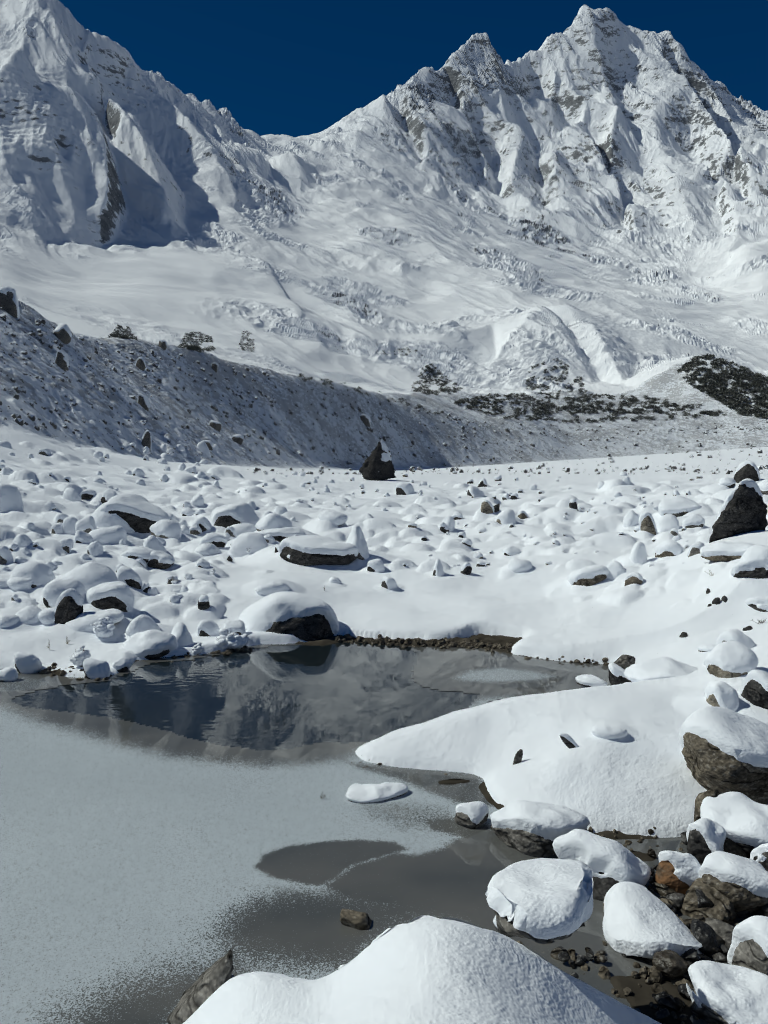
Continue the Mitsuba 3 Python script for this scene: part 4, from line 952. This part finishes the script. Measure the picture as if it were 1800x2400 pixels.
def meet(u, v, zlow=0.0, r_lo=2.2, r_hi=5000.0):
    """Where a sight line first meets the land or the pond."""
    th = math.atan((u - 900) / FOC)
    c = min(max(int(np.searchsorted(TH, th)), 1), len(TH) - 1)
    t = (th - TH[c - 1]) / (TH[c] - TH[c - 1])
    r = RG[c - 1] * (1 - t) + RG[c] * t
    z = np.maximum(Z[c - 1] * (1 - t) + Z[c] * t, zlow)
    d = at(u, v, 1.0)[2] - CAM_Z
    k = int(np.argmax((CAM_Z + d * r <= z) & (r > r_lo) & (r < r_hi)))
    if k == 0 or r[k] <= r_lo:
        return (None, None)
    e0, e1 = CAM_Z + d * r[k - 1] - z[k - 1], z[k] - CAM_Z - d * r[k]
    f = min(max(e0 / (e0 + e1 + 1e-9), 0), 1) if r[k - 1] > r_lo else 1
    return (r[k - 1] * (1 - f) + r[k] * f, z[k - 1] * (1 - f) + z[k] * f)


def boulder(box, text, tone='grey', cover=0.7, bare='fl', cat='boulder', group=None, name='boulder', deep=0.8, thick=None, sub=None, seed=None, z0=None, tilt=0.0, wedge=None, cuts=11, soft=16, sink=None, yaw=None, r0=None):
    """A stone given by its outline in the photograph (left, right, top, bottom): it stands on the land where its foot is seen."""
    u0, u1, v0, v1 = box
    u = (u0 + u1) / 2
    if z0 is not None:
        p = on_level(u, v1, z0); r, zg = math.hypot(p[0], p[1]), z0
    elif r0 is not None:
        r, zg = r0, at(u, v1, r0)[2]
    else:
        r, zg = meet(u, v1)
        if r is None:
            return None
    sink = sink if sink is not None else 0.35 if z0 is not None else 0.95 if cover >= 1 else 0.7
    seed = seed if seed is not None else int(u * 7 + v1 * 13)
    g = np.random.default_rng(seed)
    s_ = math.hypot(1, (u - 900) / FOC)
    wx = (u1 - u0) / FOC * r / s_ / 2
    wy = wx * deep
    rc = r + wy * 0.75
    wx = (u1 - u0) / FOC * rc / s_ / 2
    top = at(u, v0, rc + wy * 0.2)[2]
    h = max(top - zg, 0.15 * wx)
    thick = thick if thick is not None else min(0.15, 0.16 * wx + 0.06 * h + 0.012)
    th_ = thick * 0.8 if cover > 0.2 else 0
    wx_ = max(wx - th_ * 0.45 * (cover > 0.5), wx * .6)
    hh = max(h - th_, 0.4 * h)
    hz = hh * (1 + sink) / 2
    c = at(u, v1, rc); c[2] = zg - sink * hh + hz
    px = (u1 - u0) * 0.4267
    sub = sub or (5 if px > 150 else 4 if px > 40 else 3 if px > 13 else 2)
    key = key_for(name)
    stone_with_snow(key, c, np.array([wx_, max(wy - th_ * .3, wy * .6), hz]), seed, sub, tone, cover, bare, thick, yaw if yaw is not None else math.atan2(-c[0], c[1]), tilt, wedge, cuts, soft)
    label(key, text, cat, group)
    return key


for row in STONE_TABLE:
    boulder(*row[:5], **row[5])
# stones given by their corners: (u, v, metres behind the foot)
for text, foot, pts, tone, cover, bare, thick, edge in [
        ('broad boulder under thick snow with bare rock only at its left end', (1260, 2240), [(1138, 2085, .38), (1168, 2055, .52), (1245, 2034, .66), (1317, 2034, .68), (1384, 2043, .62), (1405, 2070, .5), (1398, 2108, .3), (1376, 2150, .16), (1352, 2200, .05), (1345, 2250, .04), (1269, 2252, -.02), (1170, 2190, .02), (1128, 2142, .2), (1130, 2095, .34), (1260, 2130, .14), (1330, 2120, .2), (1150, 2230, .5), (1390, 2200, .6)], 'grey', 1.1, 'l', .11, .03),
        ('big humped shore boulder with a shaded black spotted front above open water', (690, 1505), [(556, 1446, .9), (580, 1425, .9), (640, 1393, 1.0), (680, 1390, .95), (737, 1401, .8), (770, 1422, .6), (789, 1447, .45), (798, 1486, .35), (798, 1508, .3), (740, 1512, -.05), (640, 1512, -.02), (590, 1505, .15), (560, 1490, .7), (700, 1408, .22), (640, 1410, .26), (600, 1440, .35), (762, 1430, .15), (690, 1470, .0), (640, 1480, .02), (560, 1470, 1.6), (780, 1470, 1.4)], 'dark', .74, 'f', .11, .05),
        ('tall triangular snow heap over a boulder, right of the broad snowy boulder', (1550, 2284), [(1452, 2083, .5), (1494, 2090, .56), (1535, 2112, .5), (1605, 2168, .42), (1660, 2232, .28), (1690, 2274, .16), (1656, 2288, 0), (1569, 2290, -.03), (1450, 2268, -.02), (1410, 2242, .1), (1428, 2103, .42), (1408, 2142, .62), (1490, 2190, .1), (1440, 2260, .5)], 'dark', 1.35, 'n', .10, .03),
        ('tall black leaning triangular rock with a snow patch on its face, on the right', (1665, 1280), [(1724, 1137, .1), (1751, 1132, .2), (1780, 1168, .3), (1786, 1190, .4), (1765, 1250, .35), (1745, 1262, .3), (1655, 1280, .2), (1666, 1256, .1), (1706, 1212, .05), (1728, 1171, .05), (1760, 1136, 1.2), (1800, 1200, 1.6), (1790, 1280, 1.6), (1690, 1278, 1.3)], 'dark', .22, 'f', .10, .075),
        ('tall black wedge shaped rock standing alone before the moraine, snow on its right slope', (866, 1127), [(893, 1027, 2.2), (901, 1028, 2.6), (839, 1108, .7), (846, 1090, 1.1), (864, 1127, -.1), (884, 1130, .3), (907, 1060, 2.0), (908, 1110, 1.4), (934, 1124, 3.2), (915, 1072, 3.4), (880, 1060, 4.2), (850, 1115, 4.2)], 'dark', .24, 'fl', .22, .32)]:
    k_ = key_for('boulder')
    _r0 = meet(*foot)[0]
    stone_with_snow(k_, None, None, 300 + int(foot[0]), 5, tone, cover, bare, thick, mesh=hull_mesh([at(u, v, _r0 + d) for u, v, d in pts], edge, int(foot[0]) % 50, 1.6 if cover < .3 else 1.0 if cover < .6 else .45))
    label(k_, text, 'boulder')
# the slab along the smaller front mound
k_ = key_for('boulder')
stone_with_snow(k_, None, None, 72, 5, 'grey', 0, 'n', .05, mesh=hull_mesh([on_level(*p) for p in [(547, 2243, .42), (533, 2256, .37), (500, 2292, .28), (456, 2348, .18), (402, 2412, .10), (475, 2412, .14), (528, 2310, .33), (552, 2310, .26), (525, 2275, .05), (470, 2310, .0), (372, 2425, -.08), (480, 2480, .1)]], .03, 21, .7))
label(k_, 'grey brown rock slab edge running along the left flank of the smaller front snow mound', 'boulder')

# alike small stones, scattered
_g = np.random.default_rng(77)
for n_, (u0, u1, v0, v1), (lo, hi), text, group, cover in [
        (46, (930, 1640, 1112, 1180), (7, 20), 'far out on the boulder plain', 'small stones far out on the plain', (.2, 1.0)),
        (60, (930, 1640, 1180, 1330), (8, 24), 'on the right boulder plain', 'small stones on the right plain', (.2, .9)),
        (34, (560, 920, 1108, 1200), (7, 18), 'on the plain before the wedge rock', 'small stones before the wedge rock', (.6, 1.1)),
        (64, (0, 480, 1170, 1420), (16, 44), 'in the left boulder field', 'snow covered stones of the left field', (.6, 1.35)),
        (30, (430, 700, 1190, 1300), (14, 36), 'in the cluster left of the centre', 'snow covered stones left of the centre', (.55, 1.3)),
        (46, (0, 520, 1040, 1150), (12, 34), 'at the foot of the left moraine slope', 'snow covered lumps below the moraine', (1.0, 1.5)),
        (20, (1560, 1800, 1200, 1330), (10, 26), 'around the layered brown ledge', 'small stones by the layered ledge', (.1, .8))]:
    for _ in range(n_):
        u, v = _g.uniform(u0, u1), _g.uniform(v0, v1)
        w = lo * (hi / lo) ** (_g.random() ** 1.6)
        c = _g.uniform(*cover)
        tone = str(_g.choice(['dark', 'dark', 'grey', 'brown']))
        size_ = 'tiny' if w < lo * 1.35 else 'small' if w < (lo * hi) ** .5 * 1.25 else 'mid sized'
        how = 'buried in snow' if c > 1.1 else 'mostly under snow' if c > .75 else 'half covered by snow' if c > .42 else 'nearly bare'
        boulder((u - w / 2, u + w / 2, v - w * _g.uniform(.45, .9), v), f'{size_} {"snow lump over a stone" if c > 1.1 else tone + " stone " + how}, {text}', tone, c, str(_g.choice(['l', 'fl', 'f', 'n'])), cat='snow lump' if c > 1.1 else 'stone', name='snow_lump' if c > 1.1 else 'stone', group=group, sub=3 if w > 24 else 2 if w > 11 else 1, seed=int(_g.integers(1e6)), soft=8 if c > .9 else 18)

# wet bare stones packed in the stream between the snowy boulders
for n_, (u0, u1, v0, v1), (lo, hi) in [(44, (1560, 1800, 2070, 2300), (34, 95)), (14, (1420, 1600, 2105, 2160), (22, 60)), (10, (1610, 1760, 1960, 2060), (26, 60)), (14, (1290, 1420, 2235, 2300), (16, 44)), (10, (1540, 1640, 2270, 2400), (24, 70)), (10, (1390, 1560, 1990, 2060), (14, 40))]:
    for _ in range(n_):
        u, v = _g.uniform(u0, u1), _g.uniform(v0, v1)
        w = lo * (hi / lo) ** (_g.random() ** 1.4)
        tone = str(_g.choice(['dark', 'grey', 'brown', 'brown', 'grey']))
        size_ = 'little' if w < 30 else 'fist sized' if w < 52 else 'larger'
        boulder((u - w / 2, u + w / 2, v - w * _g.uniform(.5, .85), v), f'{size_} wet bare {tone} stone in the stream between the snowy boulders', 'wet_' + tone, 0, 'n', cat='stone', name='stone', group='wet bare stones in the stream', seed=int(_g.integers(1e6)), sub=4 if w > 60 else 3, z0=float(_g.uniform(-.01, .04)), soft=int(_g.integers(9, 22)), tilt=float(_g.normal() * .3))

# ------------------------------------------------------------------ stones lying on the moraine, too many to count
def scatter_on(polys, per, size, seed, r_lo, r_hi):
    g = np.random.default_rng(seed)
    V, F, n0 = [], [], 0
    v1, f1 = np.array(_ico[0].vertices), np.array(_ico[0].faces)
    for poly, n_ in zip(polys, per):
        pg = Polygon(poly)
        x0, y0, x1, y1 = pg.bounds
        done = 0
        while done < n_:
            u, v = g.uniform(x0, x1), g.uniform(y0, y1)
            if not pg.contains(shapely.Point(u, v)):
                continue
            done += 1
            r, zz = meet(u, v, 0, r_lo, r_hi)
            if r is None:
                continue
            th = math.atan((u - 900) / FOC)
            w = size[0] * (size[1] / size[0]) ** (g.random() ** 2.2) * min(1.6, max(.5, r / 300))
            p = np.array([r * math.sin(th), r * math.cos(th), zz])
            n = g.normal(size=(6, 3)); n /= np.linalg.norm(n, axis=1, keepdims=True)
            rad = (np.sum((np.clip(v1 @ n.T, 0, None) / g.uniform(.55, 1, 6)) ** 12, 1) + .5) ** (-1 / 12)
            V.append(v1 * rad[:, None] * w * g.uniform(.6, 1.1, 3) + p + [0, 0, w * .15]); F.append(f1 + n0); n0 += len(v1)
    return np.vstack(V), np.vstack(F)


def dusted_col(p, n, uv):
    w = F3(p.x * 1.1, p.y * 1.1, p.z * 1.1, 3)
    return MIX(MIX((0.05, 0.05, 0.05), (0.17, 0.16, 0.15), w), (0.80, 0.83, 0.87), SST(0.35, 0.6, n.z + (w - .5) * .9))


tri_bsdf('dusted_stone', {'type': 'diffuse', 'reflectance': mikit.proc(dusted_col)})
_mor = scatter_on([[(0, 715), (230, 800), (480, 842), (700, 892), (900, 930), (1140, 992), (1140, 1040), (800, 985), (500, 930), (200, 880), (0, 830)], [(0, 830), (500, 930), (900, 1010), (1800, 1040), (1800, 1095), (700, 1096), (300, 1060), (0, 985)], [(1000, 965), (1140, 990), (1450, 1000), (1800, 985), (1800, 1010), (1450, 1030), (1140, 1020)], [(560, 1100), (1800, 1094), (1800, 1112), (560, 1112)]],
                  [700, 800, 300, 260], (.28, 1.5), 5, 60, 1000)
scene['rubble'] = mikit.ply(_mor, 'dusted_stone')
labels['rubble'] = {'label': 'snow dusted grey rubble lying all over the moraine slopes', 'category': 'rubble', 'kind': 'stuff'}

# gravel on the far bank of the pond
g = np.random.default_rng(9)
V, F, n0 = [], [], 0
v1, f1 = np.array(_ico[1].vertices), np.array(_ico[1].faces)
for bank, n_, (lo, hi) in [([(735, 1384), (900, 1394), (1050, 1398), (1120, 1412), (1230, 1428), (1335, 1436)], 520, (.012, .05)), ([(300, 1424), (420, 1420), (540, 1402)], 60, (.015, .05)), ([(60, 1450), (230, 1466)], 60, (.015, .06)), ([(755, 1626), (800, 1652), (900, 1662), (1020, 1670)], 60, (.008, .02)), ([(1250, 1812), (1480, 1806)], 90, (.01, .03)), ([(1180, 2080), (1420, 2120), (1500, 2240)], 120, (.01, .05)), ([(1420, 1900), (1640, 2000), (1560, 2100)], 120, (.015, .07))]:
    ln = LineString(lvl(bank))
    for _ in range(n_):
        p = np.array(ln.interpolate(g.random(), normalized=True).coords[0])
        wide = .5 if bank[0][0] > 1150 else .22
        p = p + g.normal(size=2) * wide * .45
        w = lo * (hi / lo) ** (g.random() ** 2)
        V.append(v1 * (1 + .25 * g.normal(size=(len(v1), 1)) * .5) * w * g.uniform(.6, 1.2, 3) + [p[0], p[1], max(earth_height(p[:1], p[1:])[0], -.01) + w * .3]); F.append(f1 + n0); n0 += len(v1)
scene['gravel'] = mikit.ply((np.vstack(V), np.vstack(F)), 'brown_stone')
labels['gravel'] = {'label': 'brown gravel and pebbles along the water edge of the pond', 'category': 'gravel', 'kind': 'stuff'}


# ------------------------------------------------------------------ scrub on the lower mountain slopes
def scrub_col(p, n, uv):
    w = N3(p.x * 1.7, p.y * 1.7, p.z * 1.7)
    c = MIX((0.055, 0.060, 0.052), (0.125, 0.125, 0.11), N3(p.x / 6, p.y / 6, p.z / 6))
    return MIX(c, (0.75, 0.78, 0.82), SST(0.80, 0.86, w))


tri_bsdf('scrub_leaf', {'type': 'diffuse', 'reflectance': mikit.proc(scrub_col)})


def scrub(poly, n_, text, seed, size=(2.0, 4.6), clump=0.0, r_lo=250, r_hi=1900):
    g = np.random.default_rng(seed)
    pg = Polygon(poly)
    x0, y0, x1, y1 = pg.bounds
    V, tries = [], 0
    while len(V) < n_ and tries < n_ * 12:
        tries += 1
        u, v = g.uniform(x0, x1), g.uniform(y0, y1)
        if not pg.contains(shapely.Point(u, v)) or pn(u / 26 + seed, v / 17) < clump * g.uniform(.6, 1.2):
            continue
        th = math.atan((u - 900) / FOC)
        r, zz = meet(u, v, 0, r_lo, r_hi)
        if r is None:
            continue
        p = np.array([r * math.sin(th), r * math.cos(th), zz])
        w = g.uniform(*size)
        m = 34 if w > 2.4 else 22
        c = g.normal(size=(m, 3)); c /= np.linalg.norm(c, axis=1, keepdims=True)
        c = c * g.uniform(.35, 1, (m, 1)) ** .5 * [w * .6, w * .6, w * .26] + [0, 0, w * .14]
        t = g.normal(size=(m, 3, 3)) * w * .17
        V.append(p + c[:, None] + t)
    V = np.concatenate(V).reshape(-1, 3)
    k = key_for('scrub')
    scene[k] = mikit.ply((V, np.arange(len(V)).reshape(-1, 3)), 'scrub_leaf')
    labels[k] = {'label': text, 'category': 'scrub', 'kind': 'stuff'}


scrub([(1578, 875), (1621, 838), (1659, 834), (1714, 853), (1800, 890), (1860, 920), (1860, 990), (1735, 974), (1676, 938), (1632, 915)], 1250, 'large dark patch of scrub on the spur at the right edge', 1, (3, 6), -.5)
scrub([(1050, 945), (1140, 925), (1300, 922), (1500, 930), (1640, 950), (1700, 975), (1560, 985), (1350, 992), (1180, 982)], 900, 'dark scrub band on the bench above the far moraine wall', 2, (2.2, 5), -.22)
scrub([(965, 905), (990, 860), (1010, 853), (1040, 880), (1090, 915), (1075, 928), (975, 925)], 520, 'dark scrub patch at the mountain foot near the centre', 3, (1.6, 3.2), -.25)
scrub([(1225, 915), (1240, 860), (1300, 840), (1350, 870), (1375, 922)], 420, 'patchy scrub on the foot of the pointed snowy knoll', 4, (1.6, 3.2), .0)
scrub([(426, 815), (440, 782), (465, 777), (500, 790), (508, 822), (470, 825)], 480, 'rounded dark scrub patch above the left moraine crest', 5, (1.3, 2.4), -.35)
scrub([(266, 790), (285, 762), (310, 766), (325, 797)], 260, 'small dark scrub patch above the left moraine crest, farthest left', 6, (1.2, 2.2), -.35)
scrub([(561, 820), (575, 772), (600, 785), (598, 825)], 220, 'narrow scrub patch right of the rounded one above the moraine', 7, (1.2, 2.2), -.2)
scrub([(900, 835), (890, 818), (960, 812), (990, 828), (985, 840)], 36, 'thin line of scrub on a snowy shoulder near the centre', 8, (1.8, 3.4), 0)
scrub([(690, 880), (780, 890), (900, 920), (1040, 968), (1040, 982), (900, 938), (780, 906), (690, 892)], 110, 'low scrub along the moraine crest left of the centre', 9, (1.2, 2.6), .05, 200)


# ------------------------------------------------------------------ shrubs and twigs
def tube_path(pts, r0, r1, sides=5):
    pts = np.asarray(pts, float)
    t = np.gradient(pts, axis=0); t /= np.linalg.norm(t, axis=1, keepdims=True) + 1e-9
    a = np.cross(t, [0.3, 0.8, 0.5]); a /= np.linalg.norm(a, axis=1, keepdims=True) + 1e-9
    b = np.cross(t, a)
    ang = np.arange(sides) * 2 * np.pi / sides
    rad = np.linspace(r0, r1, len(pts))[:, None, None]
    v = pts[:, None] + rad * (np.cos(ang)[None, :, None] * a[:, None] + np.sin(ang)[None, :, None] * b[:, None])
    i, j = np.meshgrid(np.arange(len(pts) - 1), np.arange(sides), indexing='ij')
    q_ = np.stack([i * sides + j, i * sides + (j + 1) % sides, (i + 1) * sides + (j + 1) % sides, (i + 1) * sides + j], -1).reshape(-1, 4)
    return v.reshape(-1, 3), np.vstack([q_[:, [0, 1, 2]], q_[:, [0, 2, 3]]])


def join(parts):
    V, F, n0 = [], [], 0
    for v, f in parts:
        V.append(v); F.append(np.asarray(f) + n0); n0 += len(v)
    return np.vstack(V), np.vstack(F)


tri_bsdf('bark', {'type': 'diffuse', 'reflectance': {'type': 'rgb', 'value': (0.07, 0.055, 0.04)}})
tri_bsdf('dry_grass', {'type': 'diffuse', 'reflectance': {'type': 'rgb', 'value': (0.24, 0.20, 0.13)}})


def shrub(box, text, seed, n_=16, snow=0.8, name='shrub', cat='shrub', z0=None, matter='bark', spread=1.0):
    u0, u1, v0, v1 = box
    u = (u0 + u1) / 2
    if z0 is None:
        r, z = meet(u, v1)
    else:
        p = on_level(u, v1, z0); r, z = math.hypot(p[0], p[1]), z0
    base = at(u, v1, r); base[2] = z - .02
    w, h = (u1 - u0) / FOC * r / 2, (v1 - v0) / FOC * r * 1.02
    g = np.random.default_rng(seed)
    twigs, lumps = [], []
    for _ in range(n_):
        a = g.uniform(0, 2 * np.pi)
        reach = np.array([math.cos(a) * w * spread, math.sin(a) * w * .7, 0]) * g.uniform(.2, 1)
        hh = h * g.uniform(.55, 1.05) * (1 - .45 * np.linalg.norm(reach) / (w + 1e-6))
        t = np.linspace(0, 1, 7)[:, None]
        pth = base + reach * t ** 1.3 + np.array([0, 0, hh]) * (t - .18 * t ** 2) / .82 + g.normal(size=(7, 3)) * .025 * h * t
        twigs.append(tube_path(pth, .0055 * (h / .3) ** .6, .002, 4))
        for _ in range(2):
            k = int(g.integers(2, 6)); d = np.array([g.normal(), g.normal(), abs(g.normal()) * .8]); d *= h * .2 / np.linalg.norm(d)
            twigs.append(tube_path([pth[k], pth[k] + d * .5 + [0, 0, .01], pth[k] + d], .003, .0012, 4))
            if g.random() < snow:
                e = pth[k] + d * .7; s_ = h * g.uniform(.07, .17)
                vv = np.array(_ico[1].vertices); vv = vv * (.8 + .5 * meshkit.fbm(vv * 1.4 + g.uniform(0, 50), 2, 3))[:, None] * [s_ * 1.15, s_ * 1.1, s_ * .8]
                lumps.append((vv + e, np.array(_ico[1].faces)))
        if g.random() < snow:
            s_ = h * g.uniform(.12, .24); e = pth[int(g.integers(2, 5))]
            vv = np.array(_ico[1].vertices); vv = vv * (.75 + .6 * meshkit.fbm(vv * 1.3 + g.uniform(0, 50), 2, 3))[:, None] * [s_ * 1.2, s_ * 1.1, s_ * .8]
            lumps.append((vv + e, np.array(_ico[1].faces)))
    k = key_for(name)
    if lumps:
        scene[k + '__twigs'] = mikit.ply(join(twigs), matter, smooth=True)
        scene[k + '__snow'] = mikit.ply(join(lumps), 'snow_matter', smooth=True)
    else:
        scene[k] = mikit.ply(join(twigs), matter, smooth=True)
    label(k, text, cat)


shrub((500, 588, 1462, 1524), 'snow laden shrub with bare twig tips at the far shore, beside the big humped boulder', 1, 22)
shrub((164, 212, 1508, 1560), 'small snow laden shrub at the waterline with brown stalks on its right', 2, 16)
shrub((205, 268, 1440, 1492), 'taller shrub crusted with snow lumps on the snow bank at the left far shore', 3, 18, .95)
shrub((446, 482, 1496, 1530), 'little snow crusted shrub at the waterline, right of the tall snow dome', 4, 12, .9)
shrub((566, 598, 1278, 1297), 'thin frosted twigs on the smooth slope before the left cluster', 5, 9, .3)
shrub((490, 512, 1328, 1347), 'tiny tuft of stalks in the smooth snow below the left cluster', 6, 6, .15, spread=.6)
shrub((392, 424, 1344, 1366), 'tuft of frosted grass stalks right of the lower left boulders', 7, 8, .25, matter='dry_grass')
shrub((752, 768, 1366, 1385), 'single thin plant stalk in the smooth bank behind the big humped boulder', 8, 3, 0, spread=.5)
shrub((1762, 1806, 1440, 1464), 'bare dark twigs lying out of the snow at the right edge', 9, 7, 0, spread=1.3)
shrub((108, 122, 1494, 1524), 'thin grass stalk in the left snow bank', 10, 3, 0, matter='dry_grass', spread=.5)
shrub((148, 166, 1484, 1510), 'pair of dry grass stalks on the edge of the left snow bank', 11, 4, 0, matter='dry_grass', spread=.6)
shrub((740, 768, 1842, 1872), 'curved dark twig frozen into the ice left of the lone snow lump', 12, 3, 0, z0=.006)
shrub((1650, 1690, 1330, 1352), 'thin bent grass stems in the right snow slope', 13, 4, 0, matter='dry_grass', spread=1.2)
